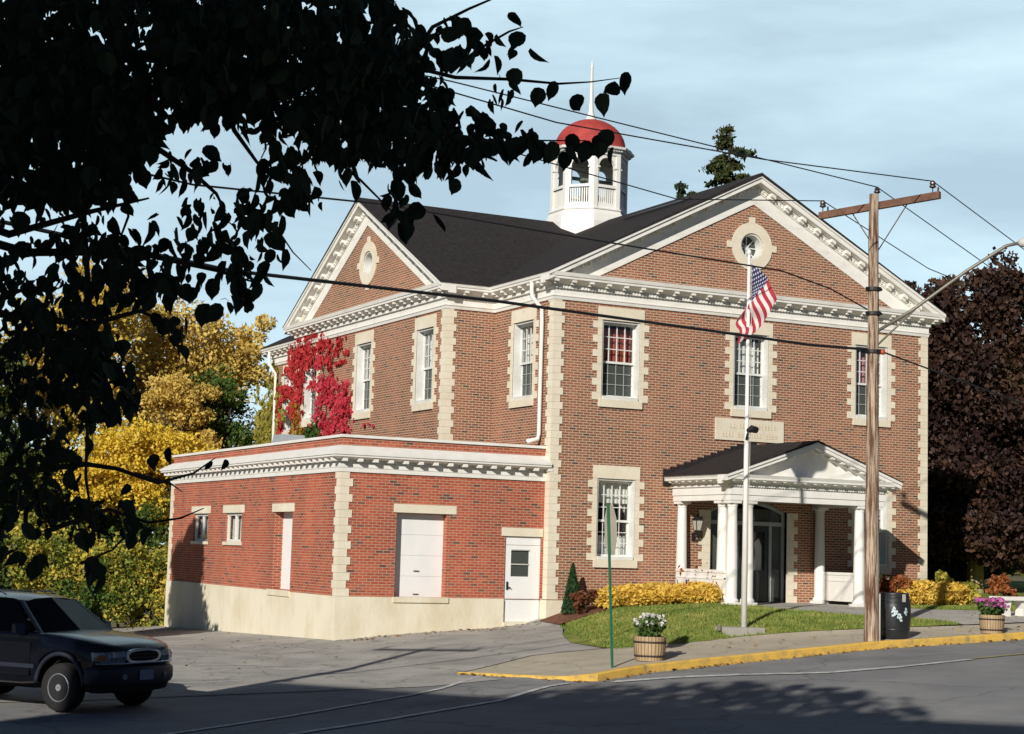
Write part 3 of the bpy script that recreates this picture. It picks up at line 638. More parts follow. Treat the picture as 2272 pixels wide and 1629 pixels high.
bl = M(); bl.lathe([(.34, 13.55), (.27, 13.68), (.2, 13.9), (.15, 14.02), (.03, 14.06), (.03, 14.7)], (CX, CY, 0), 16); bl.box(CX-.9, CX+.9, CY-.05, CY+.05, 14.04, 14.14)
bl.build('bell', pmat('verdigris_bell', (0.16, 0.20, 0.16), (0.10, 0.13, 0.11), 5, .6), cupo, True)
cbm = pmat('cupola_boards', (.35, .33, .29), None, 3, .8); ce = M(); ce.lathe([(1.12, 14.76), (1.12, 14.80)], (CX, CY, 0), 8, o8); ce.build('ceiling', cbm, cupo); ce = M(); ce.lathe([(1.15, 13.0), (1.15, 13.04)], (CX, CY, 0), 8, o8); ce.build('floor', cbm, cupo)

# ------------------------------------------------------------------ porch
PX0, PX1, PY = 3.69, 8.51, -2.65; PF = 1.0
por = M()
POUT = [(PX0, 0.0), (PX0, PY), (PX1, PY), (PX1, 0.0)]
ent = [(-.30, 3.60), (.0, 3.60), (.0, 3.74), (.025, 3.745), (.025, 3.93), (-.30, 3.93)]
por.sweep(POUT, ent, closed=False)
por.sweep(POUT, [(-.3, 3.935), (.03, 3.935), (.06, 4.03), (.29, 4.12), (.29, 4.16), (.33, 4.24), (-.3, 4.24)], closed=False)
mp_ = M()
modillions(mp_, [(PX0, 0), (PX0, PY), (PX1, PY), (PX1, 0)], 4.115, .09, .2, .07, .30, .055, True, (3.945, 4.0), (.03, .075), .08)
por.v += []; o_ = len(por.v); por.v += mp_.v; por.f += [tuple(i+o_ for i in f) for f in mp_.f]
zc0, zc1, hw = 4.26, 5.19, (PX1-PX0)/2+.33; xc = (PX0+PX1)/2
TP = TFy(PY)
por.plate([(xc-hw+.33, 4.2), (xc+hw-.33, 4.2), (xc, 5.05)], [], TP, -.06, 0)
slq = (zc1-zc0)/hw
for sgn in (-1, 1):
    P = lambda h, d, v: TP(xc+sgn*h, d, zc1-slq*h+v)
    for v0, v1, d1 in ((-.012, -.10, .345), (-.10, -.19, .31), (-.19, -.26, .07)):
        por.hexa([P(hw, -.1, v1), P(0, -.1, v1), P(0, d1, v1), P(hw, d1, v1), P(hw, -.1, v0), P(0, -.1, v0), P(0, d1, v0), P(hw, d1, v0)])
    for i in range(1, 9):
        h = hw*(1-(i-.2)/8.6)
        por.hexa([P(h+.045, 0, -.25), P(h-.045, 0, -.25), P(h-.045, .25, -.25), P(h+.045, .25, -.25), P(h+.045, 0, -.19), P(h-.045, 0, -.19), P(h-.045, .25, -.19), P(h+.045, .25, -.19)])
    for i in range(3, 30):
        h = hw*(1-i/30); por.hexa([P(h+.025, .06, -.25), P(h-.025, .06, -.25), P(h-.025, .10, -.25), P(h+.025, .10, -.25), P(h+.025, .06, -.195), P(h-.025, .06, -.195), P(h-.025, .10, -.195), P(h+.025, .10, -.195)])
# side panels below the rail, with moulded cap, and corner panel
for xa in (PX0+.03, PX1-.13):
    por.box(xa, xa+.10, PY+.30, -.18, 1.09, 1.78); por.box(xa-.02, xa+.12, PY+.28, -.17, 1.785, 1.86); por.box(xa-.015, xa+.115, PY+.3, -.18, 1.62, 1.66)
porch = por.build('porch', white, hall)
cl = []
def column(x, y, z0=PF, z1=3.60, rb=.145, rtp=.118, half=False):
    m = M(); m.box(x-.185, x+.185, y-.185, y+.185, z0, z0+.07)
    m.lathe([(.175, .07), (.185, .10), (.175, .14), (.155, .155), (rb, .19), (rb*.995, .9), (rtp, z1-z0-.16), (rtp+.012, z1-z0-.15), (rtp+.012, z1-z0-.13), (rtp, z1-z0-.12), (rtp+.04, z1-z0-.07)], (x, y, z0), 20)
    m.box(x-.165, x+.165, y-.165, y+.165, z1-.07, z1-.002)
    m.build('column', white, porch, False)
for x, y in ((3.87, -2.47), (4.35, -2.47), (3.87, -2.05), (8.33, -2.47), (7.85, -2.47), (8.33, -2.05), (3.87, -.17), (8.33, -.17)): column(x, y)
pr = M()
pr.prism([(xc-hw-.02, zc0-.005), (xc, zc1+.012), (xc+hw+.02, zc0-.005), (xc+hw+.02, zc0-.03), (xc, zc1-.04), (xc-hw-.02, zc0-.03)], lambda p, q, a: (p, a, q), PY-.36, 0.0)
k = 13
for sgn in (-1, 1):     # stepped flashing where the porch roof meets the brick
    for i in range(k):
        h0, h1 = hw*(1-i/k), hw*(1-(i+1)/k); zt = zc1-slq*h1
        x0, x1 = sorted((xc+sgn*h0, xc+sgn*h1)); pr.box(x0, x1, -.02, .02, zt-.35, zt+.10)
pr.build('porch_roof', roofm, porch)
pf = M(); pf.box(PX0-.05, PX1+.05, PY-.05, -.05, .3, PF-.002); pf.box(4.0, 8.6, PY-.35, PY-.05, .3, PF-.06)
pf.build('porch_floor', concrete2, porch)
pcl = M(); pcl.box(PX0+.31, PX1-.31, PY+.31, -.002, 3.86, 3.90); pcl.build('porch_ceiling', pmat('porch_ceiling_paint', (.30, .33, .30), None, 3, .6), porch)
# entrance door set
ds = M(); gd = pmat('grey_door_frame', (0.40, 0.43, 0.42), None, 4, .5)
yd = lambda u, d, z: (u, .14-d, z)
for u in (DU0+.04, 5.32, 6.10, 6.88, DU1-.04): ds.fbox(yd, u-.045, u+.045, -.06, .04, PF+.02, 3.05)
for u in (DU0+.04, 6.1, DU1-.04): ds.fbox(yd, u-.05, u+.05, -.06, .04, 3.15, 3.62)
ds.fbox(yd, DU0, DU1, -.06, .05, 3.05, 3.15)
arc = arc_top(DU0+.005, DU1-.005, 3.15, 3.41, DZ1-.005); arci = arc_top(DU0+.08, DU1-.08, 3.16, 3.36, DZ1-.09)
ds.plate(arc, [arci], yd, -.05, .03)
door_set = ds.build('door_frame', gd, hall)
gdoor = pmat('dark_green_door', (0.012, 0.022, 0.02), None, 4, .35)
for u0, u1 in ((5.37, 6.055), (6.145, 6.835)):
    m = M(); m.plate(rect(u0, u1, PF+.02, 3.05), [rect(u0+.13, u1-.13, PF+.85, 2.88)], yd, -.03, .02); d = m.build('door', gdoor, hall)
    m = M(); m.fbox(yd, u0+.13, u1-.13, -.012, -.008, PF+.85, 2.88); m.build('pane', glass, d)
    uh = u1-.06 if u0 < 6 else u0+.06; m = M(); m.tube([yd(uh, .03, 1.95), yd(uh, .07, 1.97), yd(uh, .07, 2.15), yd(uh, .03, 2.17)], .014, 6); m.build('handle', pmat('brass', (.45, .30, .1), None, 4, .35, metal=.8) if 'brass' not in MATS else MATS['brass'], d)
    c0 = M(); cc = (u0+u1)/2; c0.add([yd(cc-.12, -.05, 1.75), yd(cc+.16, -.05, 1.75), yd(cc+.17, -.05, 2.5), yd(cc+.07, -.05, 2.72), yd(cc-.07, -.05, 2.6), yd(cc-.03, -.05, 2.3)], [(0, 1, 2, 3, 4, 5)]); c0.build('lace_curtain', cur_white, d)
m = M()
for u0, u1, z0, z1 in ((DU0+.08, 5.28, 1.02, 3.05), (6.92, DU1-.08, 1.02, 3.05), (DU0+.09, 6.05, 3.15, 3.5), (6.15, DU1-.09, 3.15, 3.5)): m.fbox(yd, u0, u1, -.02, -.015, z0, z1)
m.build('sidelight_pane', screen, door_set)
for side in (-1, 1):
    m = M(); z = PF; k = 0
    while z < 3.42:
        zt = min(z+.186, 3.42); ww = .36 if k % 2 == 0 else .24; ua, ub = (DU0-ww, DU0) if side < 0 else (DU1, DU1+ww)
        m.fbox(TF, ua, ub, -.10, .022, z, zt-.003); z = zt; k += 1
    m.build('door_surround', stone, hall)
# porch lantern
ln = M(); lx, ly, lz = 4.33, -.20, 3.0
ln.hexa([(lx-.06, ly-.06, lz-.14), (lx+.06, ly-.06, lz-.14), (lx+.06, ly+.06, lz-.14), (lx-.06, ly+.06, lz-.14), (lx-.1, ly-.1, lz+.12), (lx+.1, ly-.1, lz+.12), (lx+.1, ly+.1, lz+.12), (lx-.1, ly+.1, lz+.12)])
lg = ln
lb = M(); lb.lathe([(.16, .12), (.13, .17), (.05, .22), (.02, .27)], (lx, ly, lz), 4, math.pi/4); lb.lathe([(.02, -.3), (.06, -.22), (.09, -.15), (.085, -.135)], (lx, ly, lz), 8); lb.tube([(lx, 0, lz-.32), (lx, -.1, lz-.36), (lx, ly, lz-.28)], .018, 6); lb.box(lx-.05, lx+.05, -.03, 0, lz-.42, lz-.2)
for sx, sy in ((-1, -1), (1, -1), (1, 1), (-1, 1)): lb.tube([(lx+sx*.063, ly+sy*.063, lz-.14), (lx+sx*.103, ly+sy*.103, lz+.12)], .012, 5)
lamp = lb.build('wall_lantern', blackm, hall); lg.build('lantern_glass', pmat('frosted_glass', (.55, .52, .44), None, 3, .3), lamp)

# ================================================================== the annex
AX, AY, AL = -5.575, .223, 14.4; AZ = 4.3
annex = thing('brick_annex', 'single-storey flat-roofed red brick annex with cream base and white garage door', 'building')
am = M(); TA = TFy(AY); TAL = TL(AX)
am.plate(rect(AX, -.0, ZB-.005, AZ), [rect(-4.09, -2.725, ZB-.004, 3.04), rect(-1.105, -.08, ZB-.004, 2.555)], TA, 0, -.3)
am.plate(rect(-AL, -AY-.3, ZB-.005, AZ), [rect(-11.95, -10.55, 2.22, 3.03), rect(-8.90, -7.50, 2.22, 3.03), rect(-4.85, -3.45, ZB+.03, 3.03)], TAL, 0, -.3)
am.box(AX+.3, -.0, AL-.3, AL, ZB-.005, AZ)
am.sweep([(AX+.02, AY+.02), (-.01, AY+.02), (-.01, AL-.02), (AX+.02, AL-.02)], [(-.25, AZ), (0, AZ), (0, 4.79), (-.25, 4.79)])
am.build('wall', brick_red, annex)
af = M()
af.box(AX-.035, -1.12, AY-.035, AY+.3, -1.2, ZB-.006); af.box(-1.12, -.06, AY-.07, AY+.3, -1.2, .42); af.box(-.06, -.04, AY-.035, AY+.3, -1.2, ZB-.006)
af.box(AX-.035, AX+.3, AY+.3, AL+.03, -1.8, ZB-.006)
af.box(-4.13, -2.66, AY-.075, AY-.03, .87, ZB+.004); af.hexa([(AX-.07, 3.35, .87), (AX-.03, 3.35, .87), (AX-.03, 5.0, .87), (AX-.07, 5.0, .87), (AX-.07, 3.35, 1.02), (AX-.03, 3.35, 1.02), (AX-.03, 5.0, 1.02), (AX-.07, 5.0, 1.02)])
af.build('foundation', found, annex)
quoin_part(annex, AX, AY, 1, 1, ZB, 3.98, .187, .31, .22); quoin_part(annex, AX, AL, 1, -1, ZB, 3.98, .187, .31, .22)
for T, u0, u1, z0, z1 in ((TA, -4.17, -2.49, 3.04, 3.245), (TA, -1.215, -.045, 2.555, 2.765), (TAL, -12.16, -10.34, 3.03, 3.245), (TAL, -9.13, -7.29, 3.03, 3.245), (TAL, -4.98, -3.335, 3.03, 3.245)): al = M(); al.fbox(T, u0, u1, -.12, .02, z0, z1); al.build('lintel', stone, annex)
ac = M(); APATH = [(-.0, AL), (AX, AL), (AX, AY), (-.0, AY)]
ac.sweep(APATH, [(-.05, 3.965), (.04, 3.965), (.045, 4.06), (.06, 4.07), (.06, 4.17), (.03, 4.18), (.03, 4.25), (-.05, 4.25)], closed=False)
ac.sweep(APATH, [(-.05, 4.255), (.07, 4.255), (.30, 4.315), (.30, 4.36), (.325, 4.365), (.325, 4.42), (.02, 4.60), (-.05, 4.60)], closed=False)
ac.sweep(APATH, [(-.32, 4.795), (.03, 4.795), (.035, 4.86), (-.32, 4.875)], closed=False)
for a, b in zip(APATH[:-1], APATH[1:]):
    a, b = Vector(a), Vector(b); t = (b-a).normalized(); nm = Vector((t.y, -t.x)); k = round((b-a).length/.40)
    for i in range(k+1):
        p = a+t*((b-a).length*i/k); q = [p-t*.06+nm*.05, p+t*.06+nm*.05, p+t*.06+nm*.26, p-t*.06+nm*.26]
        ac.hexa([(v.x, v.y, 4.21) for v in q]+[(v.x, v.y, 4.285) for v in q])
ac.build('cornice', white, annex)
ar = M(); ar.box(AX+.2, -.02, AY+.2, AL-.2, 4.30, 4.40); arf = ar.build('roof', roofm, annex)
vb = M(); vb.hexa([(-4.6, 7.6, 4.4), (-3.6, 7.6, 4.4), (-3.6, 8.5, 4.4), (-4.6, 8.5, 4.4), (-4.45, 7.75, 5.28), (-3.75, 7.75, 5.28), (-3.75, 8.35, 5.28), (-4.45, 8.35, 5.28)]); vb.build('roof_vent', pmat('pale_sheet_metal', (.45, .50, .53), None, 3, .45, metal=.2), arf)
# garage door
door_white = pmat('white_door_paint', (0.84, 0.84, 0.83), (0.78, 0.78, 0.76), 1.5, 0.5, stretch=(1, 1, .4)); gm = M(); gy = TFy(AY+.22)
for i in range(4): gm.fbox(gy, -4.09, -2.725, -.05, 0, ZB+.505*i, ZB+.505*(i+1)-.012)
gm.fbox(gy, -4.09, -2.725, -.05, -.012, ZB, 3.04)
gdo = gm.build('garage_door', door_white, annex); m = M(); m.fbox(gy, -3.5, -3.36, 0, .03, 1.62, 1.645); m.build('handle', galv, gdo); m = M(); m.fbox(gy, -3.5, -3.36, 0, .03, 1.06, 1.08); m.build('handle', galv, gdo)
# entry door
m = M(); ty = TFy(AY+.04); m.plate(rect(-1.10, -.085, .425, 2.55), [rect(-.91, -.40, 1.55, 2.2)], ty, -.05, 0); ed = m.build('door', door_white, annex)
m = M(); m.fbox(ty, -.91, -.40, -.03, -.025, 1.55, 2.2); m.build('pane', screen, ed)
m = M(); m.fbox(ty, -1.03, -.99, 0, .03, 1.22, 1.42); m.tube([ty(-1.01, .03, 1.28), ty(-.93, .06, 1.27)], .015, 6); m.build('handle', blackm, ed)
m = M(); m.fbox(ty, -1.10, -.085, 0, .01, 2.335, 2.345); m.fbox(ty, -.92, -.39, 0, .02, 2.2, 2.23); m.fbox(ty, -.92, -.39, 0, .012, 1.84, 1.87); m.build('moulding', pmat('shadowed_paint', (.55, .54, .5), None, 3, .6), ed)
m = M(); m.fbox(ty, -1.0, -.3, -.3, -.25, .45, 2.5); m.build('dark_backing', darkin, ed)  # dark sheet in place of the unlit room behind the door glass
# side door and windows
tx = TL(AX+.26); m = M(); m.fbox(tx, -4.85, -3.45, -.05, 0, ZB+.03, 3.03); m.fbox(tx, -4.0, -3.98, 0, .006, ZB+.03, 3.03)
sd = m.build('side_door', door_white, annex); m = M(); m.fbox(tx, -3.62, -3.58, 0, .05, 1.98, 2.06); m.build('handle', galv, sd)
for c in (-11.25, -8.2):
    t2 = TL(AX+.06); m = M(); m.plate(rect(c-.70, c+.70, 2.22, 3.03), [rect(c-.62, c-.035, 2.29, 2.96), rect(c+.035, c+.62, 2.29, 2.96)], t2, -.06, 0)
    w_ = m.build('window', white, annex); m = M(); m.fbox(TAL, c-.78, c+.78, -.1, .05, 2.13, 2.22); m.build('sill', stone, w_)
    m = M(); m.fbox(t2, c-.62, c+.62, -.04, -.036, 2.29, 2.96); m.build('pane', glass, w_)
    curtain_mesh(t2, c-.68, c+.68, -.16, 2.2, 3.0, 10, .02).build('curtain', cur_white, w_)

# ================================================================== street things
def gzz(x, y, road=True): return float(gz(x, y, road))
# utility pole
ux, uy = 2.32, -9.85; uz = gzz(ux, uy, False)
pole = thing('utility_pole', 'weathered wooden utility pole with tilted crossarm and street lamp at the kerb', 'utility pole')
m = M(); m.tube([(ux-.005+.006*math.sin(i), uy, uz-.4+i*.517) for i in range(20)], [.160-.0032*i+.004*math.sin(i*2.3) for i in range(20)], 14); m.build('shaft', polewood, pole, True)
AD = Vector((.45, -.89, .07)).normalized(); ac0 = Vector((ux, uy-.02, 9.72)); AN = AD.cross(Vector((0, 0, 1))).normalized(); AUP = Vector((0, 0, 1))
ac0 = ac0-AN*.19
def obox(m, c, a, b, cc, la, lb, lc):
    p = [c+a*(sa*la)+b*(sb*lb)+cc*(sc*lc) for sc in (-1, 1) for sa, sb in ((-1, -1), (1, -1), (1, 1), (-1, 1))]; m.hexa([tuple(v) for v in p])
m = M(); obox(m, ac0, AD, AN, AUP, 1.38, .055, .075); arm = m.build('crossarm', armwood, pole)
m = M()
for s_ in (-.62, .62): m.tube([ac0+AD*s_-AUP*.07-AN*.06, Vector((ux, uy, 8.72))-AN*.17], .014, 5)
m.build('brace', galv, pole)
pins = []
for s_, nm_ in ((-1.3, 0), (1.22, 0)):
    m = M(); b = ac0+AD*s_+AUP*.07
    m.tube([b, b+AUP*.14], .012, 6); m.lathe([(.03, .10), (.07, .12), (.07, .15), (.045, .16), (.065, .19), (.06, .22), (.03, .26)], b, 12); m.tube([b+AD*.12, b+AD*.12+AUP*.1], .02, 6)
    m.build('insulator', pmat('dark_porcelain', (.05, .035, .035), None, 4, .3) if 'dark_porcelain' not in MATS else MATS['dark_porcelain'], pole); pins.append(b+AUP*.25)
m = M(); b = Vector((ux+.08, uy, 9.6)); m.tube([b, b+AUP*.42], .013, 6); m.lathe([(.03, .36), (.07, .38), (.07, .41), (.045, .42), (.06, .45), (.03, .5)], b, 12); m.build('insulator', MATS['dark_porcelain'], pole); pins.insert(1, b+AUP*.5)
LA = Vector((ux, uy, 6.95)); LE = Vector((4.42, -11.55, 8.80))
m = M(); m.tube([LA, LA.lerp(LE, .3)-AUP*.05, LA.lerp(LE, .7)+AUP*.02, LE, LE+Vector((.28, -.2, .08))], .035, 8)
m.tube([Vector((ux, uy, 6.62)), LA.lerp(LE, .34)-AUP*.05], .022, 6); slm = m.build('lamp_arm', galv, pole, True)
m = M(); d_ = Vector((.78, -.6, .1)).normalized(); h0 = LE+Vector((.2, -.15, .06)); sd_ = d_.cross(AUP).normalized()
for i in range(1):
    pts = [h0+d_*(t) for t in (0, .06, .2, .45, .62, .68)]; m.tube(pts, [.05, .09, .13, .14, .09, .03], 12)
m.build('lamp_head', pmat('grey_lamp_casing', (.62, .63, .62), None, 4, .4), slm, True)
m = M()
for z_ in (6.57, 7.38, 7.9):
    m = M(); m.tube([(ux-.21, uy-.02, z_), (ux+.20, uy-.02, z_)], .03, 6); m.lathe([(.155, z_-.04), (.165, z_-.04), (.165, z_+.03), (.155, z_+.03)], (ux, uy, 0), 14, cap=False); m.build('bracket', blackm, pole)
m = M(); m.lathe([(.01, -.05), (.05, -.04), (.06, 0), (.05, .05), (.01, .06)], (ux+.15, uy-.12, 6.55), 10); m.build('warning_knob', pmat('red_knob', (.5, .07, .03), None, 4, .5), pole, True)
m = M(); m.tube([(ux+.15, uy-.06, uz), (ux+.15, uy-.06, uz+1.0)], .03, 6); m.build('ground_wire_guard', pmat('pvc_guard', (.62, .58, .5), None, 4, .6), pole)
rebase(pole, (ux, uy, uz))
P2 = Vector((-19.6, -17.1, gzz(-19.6, -17.1)))
pole2 = pole.copy(); COL.objects.link(pole2); pole2.location = P2; pole2['label'] = 'wooden utility pole outside the frame at the left, its shadow crossing the lot'; pole['group'] = pole2['group'] = 'utility poles along the street'
for ch in list(pole.children):
    if ch.name.startswith('lamp'): continue
    c_ = ch.copy(); COL.objects.link(c_); c_.parent = pole2
    for g_ in ch.children: d_c = g_.copy(); COL.objects.link(d_c); d_c.parent = c_
DP = P2-Vector((ux, uy, uz))
# wires
def wire(name, pts, r, label):
    P = [Vector(p) for p in pts]; out = []
    for a, b in zip(P[:-1], P[1:]):
        k = 8; out += [a.lerp(b, i/k) for i in range(k)]
    out.append(P[-1]); m = M(); m.tube(out, r, 6); tag(m.build(name, wirem, None, True), label, 'power line', 'overhead lines on the utility pole')
def sagline(a, b, sag, n=10):
    a = Vector(a); b = Vector(b); return [a.lerp(b, i/n)-AUP*(sag*4*(i/n)*(1-i/n)) for i in range(n+1)]
def through(a, b, f): a = Vector(a); b = Vector(b); return a+(b-a)*f
wl = [((-9.11, -13.03, 9.93), 1), ((-6.75, -10.5, 9.5), 0), ((-8.1, -14.1, 9.1), 2)]
# left spans pass over the lot towards the next pole beyond the frame
wire('power_line', [pins[1], (-9.11, -13.03, 9.93), pins[1]+DP], .012, 'topmost thin wire rising left from the pole-top pin, crossing the spire base')
wire('power_line', [pins[2], (-2.2, -12.2, 9.66), (-7.8, -14.3, 9.15), pins[2]+DP], .012, 'thin wire leaving the near crossarm end to the left across the red dome')
wire('power_line', [pins[0], (-2.4, -9.5, 9.33), (-7.2, -11.4, 9.32), pins[0]+DP], .012, 'thin wire leaving the far crossarm end to the left across the cupola arches')
wire('power_line', [(ux-.16, uy, 7.45), (1.0, -10.1, 7.75), (-.6, -10.6, 7.9), (-4.0, -11.0, 7.93), (-6.7, -11.8, 7.85), (-10.0, -12.4, 7.85), (-14.0, -14.9, 7.25), (P2.x, P2.y, 7.3)], .016, 'spiral service cable sagging across the dark roof and front gable')
wire('power_line', [(ux-.16, uy, 6.6), (.5, -10.1, 6.54), (-1.7, -10.5, 6.55), (-7.6, -11.9, 6.5), (-13.4, -15.0, 6.05), (P2.x, P2.y, 6.3)], .028, 'thick black cable crossing the upper windows and side gable')
wire('power_line', [pins[1], (10.18, -6.01, 9.05), (30, 3.2, 8.6)], .012, 'thin wire falling right from the pole-top pin above the purple tree')
wire('power_line', [pins[2], (7.34, -9.0, 9.40), (30, 0.6, 9.3)], .012, 'thin wire falling right from the near crossarm end to the frame edge')
wire('power_line', [pins[0], (7.08, -6.03, 9.32), (28, 4.5, 9.0)], .012, 'thin wire running right under the crossarm behind the pole')
wire('power_line', [(ux+.16, uy, 6.6), (10.16, -6.02, 6.2), (30, 2.9, 6.1)], .018, 'low cable running right from the pole across the purple tree')
# flagpole and flag
fx, fy = 1.15, -6.95; fz = gzz(fx, fy, False)
fp = thing('flagpole', 'slim white flagpole on a concrete pad in the lawn', 'flagpole')
m = M(); m.tube([(fx, fy, fz), (fx, fy, fz+4.2), (fx, fy, fz+4.25), (fx, fy, fz+8.3)], [.068, .055, .045, .035], 12); m.build('shaft', white, fp, True)
m = M(); m.lathe([(.01, 8.28), (.05, 8.32), (.055, 8.36), (.04, 8.41), (.01, 8.43)], (fx, fy, fz), 12); m.build('truck_cap', white, fp, True)
m = M(); m.box(fx-.55, fx+.35, fy-.3, fy+.3, fz-.25, fz+.055); m.build('concrete_pad', concrete2, fp)
m = M(); m.tube([(fx-.62, fy+.05, fz-.02), (fx-.62, fy+.05, fz+.1)], .05, 8); m.build('stub_pipe', galv, fp)
fl = M(); c0 = Vector((fx-.02, fy-.05, fz+4.30)); fl.tube([c0+Vector((-.02, 0, -.14)), c0+Vector((0, -.03, 0))], .03, 6)
q0 = c0+Vector((.05, -.06, .07)); fl.tube([q0-Vector((.09, .02, .02)), q0+Vector((.02, -.01, .03)), q0+Vector((.16, 0, .01))], [.05, .085, .075], 8)
fl.build('floodlight', blackm, fp); 
m = M(); m.tube([(fx+.05, fy-.05, fz+1.2), (fx+.06, fy-.05, fz+4.5), (fx+.05, fy-.04, fz+8.25)], .006, 5); m.build('halyard', pmat('rope', (.6, .58, .5), None, 4, .9), fp)
rebase(fp, (fx, fy, fz))
def flag_mat():
    m, t, b = newmat('flag_cloth'); n = t.nodes.new; l = t.links.new
    uv = n('ShaderNodeUVMap'); uv.uv_map = 'UVMap'; sp = n('ShaderNodeSeparateXYZ'); l(uv.outputs['UV'], sp.inputs['Vector'])
    def math_(op, a, bv=None, c=None):
        k = n('ShaderNodeMath'); k.operation = op
        for i, v in enumerate((a, bv, c)):
            if v is None: continue
            if isinstance(v, (int, float)): k.inputs[i].default_value = v
            else: l(v, k.inputs[i])
        return k.outputs[0]
    s = math_('FLOOR', math_('MULTIPLY', sp.outputs['Y'], 13)); odd = math_('MODULO', s, 2)          # 0 red, 1 white, from the top
    mixs = n('ShaderNodeMixRGB'); mixs.inputs['Color1'].default_value = (0.50, 0.035, 0.06, 1); mixs.inputs['Color2'].default_value = (0.78, 0.76, 0.73, 1); l(odd, mixs.inputs['Fac'])
    # canton with rows of stars
    cu = math_('MULTIPLY', sp.outputs['X'], 11/0.4); cv = math_('MULTIPLY', sp.outputs['Y'], 9/(7/13))
    fu = math_('FLOOR', cu); fv = math_('FLOOR', cv); par = math_('MODULO', math_('ADD', fu, fv), 2)
    du = math_('SUBTRACT', math_('FRACT', cu), .5); dv = math_('SUBTRACT', math_('FRACT', cv), .5)
    rr = math_('SQRT', math_('ADD', math_('MULTIPLY', du, du), math_('MULTIPLY', dv, dv)))
    star = math_('MULTIPLY', math_('LESS_THAN', rr, .42), math_('LESS_THAN', par, .5))
    mc = n('ShaderNodeMixRGB'); mc.inputs['Color1'].default_value = (0.035, 0.035, 0.15, 1); mc.inputs['Color2'].default_value = (0.75, 0.74, 0.76, 1); l(star, mc.inputs['Fac'])
    can = math_('MULTIPLY', math_('LESS_THAN', sp.outputs['X'], .4), math_('LESS_THAN', sp.outputs['Y'], 7/13))
    mf = n('ShaderNodeMixRGB'); l(can, mf.inputs['Fac']); l(mixs.outputs['Color'], mf.inputs['Color1']); l(mc.outputs['Color'], mf.inputs['Color2'])
    l(mf.outputs['Color'], b.inputs['Base Color']); b.inputs['Roughness'].default_value = .8
    tr = n('ShaderNodeBsdfTranslucent'); l(mf.outputs['Color'], tr.inputs['Color']); ms = n('ShaderNodeMixShader'); ms.inputs['Fac'].default_value = .25
    l(b.outputs['BSDF'], ms.inputs[1]); l(tr.outputs['BSDF'], ms.inputs[2]); l(ms.outputs['Shader'], t.nodes['Material Output'].inputs['Surface'])
    return m
def flag():
    nu, nv = 60, 32; H, Lg = .95, 1.5; vs = []; uvs = []
    ex = Vector((.885, -.453, 0)); ey = Vector((.453, .885, 0))
    top = Vector((fx+.04, fy-.03, fz+8.1))
    for j in range(nv+1):
        v = j/nv
        for i in range(nu+1):
            u = i/nu; s = u*Lg
            # the top edge falls out to the right, the lower hoist swings back to the left behind the pole
            xr = .60*(1-math.exp(-1.6*s))*(1-v)**1.0; xl = -.30*math.sin(min(1, s/.95)*math.pi*.62)*math.sin(v*math.pi*.55)*1.0
            wob = .045*math.sin(5.2*s+3*v)*(s/Lg)+.03*math.sin(9*v+2*s)*min(1, s*2)
            x = xr+xl*(v**.8)+wob+.10*v*max(0, s-.8)
            fall = math.sqrt(max(s*s-(.62*s*(1-v))**2, 0))*(.80+.02*v)
            if v > .6: fall *= 1-.32*(v-.6)
            y = .11*math.sin(7*v*(.4+s)+1.2*s)*min(1, s*1.5)+.05*math.sin(3*s)
            p = top+Vector((0, 0, -H*v))+ex*x+ey*y+Vector((0, 0, -fall*.82)); vs.append(tuple(p)); uvs.append((u, v))
    fs = [(j*(nu+1)+i, j*(nu+1)+i+1, (j+1)*(nu+1)+i+1, (j+1)*(nu+1)+i) for j in range(nv) for i in range(nu)]
    me = bpy.data.meshes.new('flag'); me.from_pydata(vs, [], fs); ul = me.uv_layers.new(name='UVMap')
    for lp in me.loops: ul.data[lp.index].uv = (uvs[lp.vertex_index][0], min(uvs[lp.vertex_index][1], .9999))
    me.materials.append(flag_mat()); me.shade_smooth(); o = bpy.data.objects.new('flag', me); COL.objects.link(o)
    sm = o.modifiers.new('thickness', 'SOLIDIFY'); sm.thickness = .004
    tag(o, 'red and white striped flag with starred blue canton hanging limp from the pole', 'flag')
flag()
# green sign post with the sign seen edge on
sx, sy = -4.30, -10.55; sz = gzz(sx, sy, False)
sg = thing('sign_post', 'leaning green steel post with a street sign seen from behind, beside the flower barrel', 'sign post')
m = M(); lean = lambda h: (sx-.062*h*.9, sy, sz+h)
for dx in (-.028, .028): pass
m.tube([lean(0), lean(3.05)], .028, 4); m.tube([(lean(0)[0]-.02, sy-.02, sz), (lean(3.05)[0]-.02, sy-.02, sz+3.05)], .012, 4); m.build('post', greenp, sg)
m = M(); e1 = Vector((.80, .60, 0)).normalized(); n1 = Vector((-.6, .8, 0))
c1 = Vector(lean(2.55)); q = Vector((-.056, 0, 1)).normalized()
pl = [(-.16, -.47), (.16, -.47), (.34, -.2), (.34, .2), (.16, .47), (-.16, .47), (-.34, .2), (-.34, -.2)]
edir = Vector((.453, .885, 0)).lerp(Vector((-.885, .453, 0)), .22).normalized(); nd = Vector((edir.y, -edir.x, 0))
m.prism(pl, lambda a, b, t: tuple(c1+edir*a+q*b+nd*t), .035, .04); m.build('sign_panel', signback, sg)
rebase(sg, (sx, sy, sz))
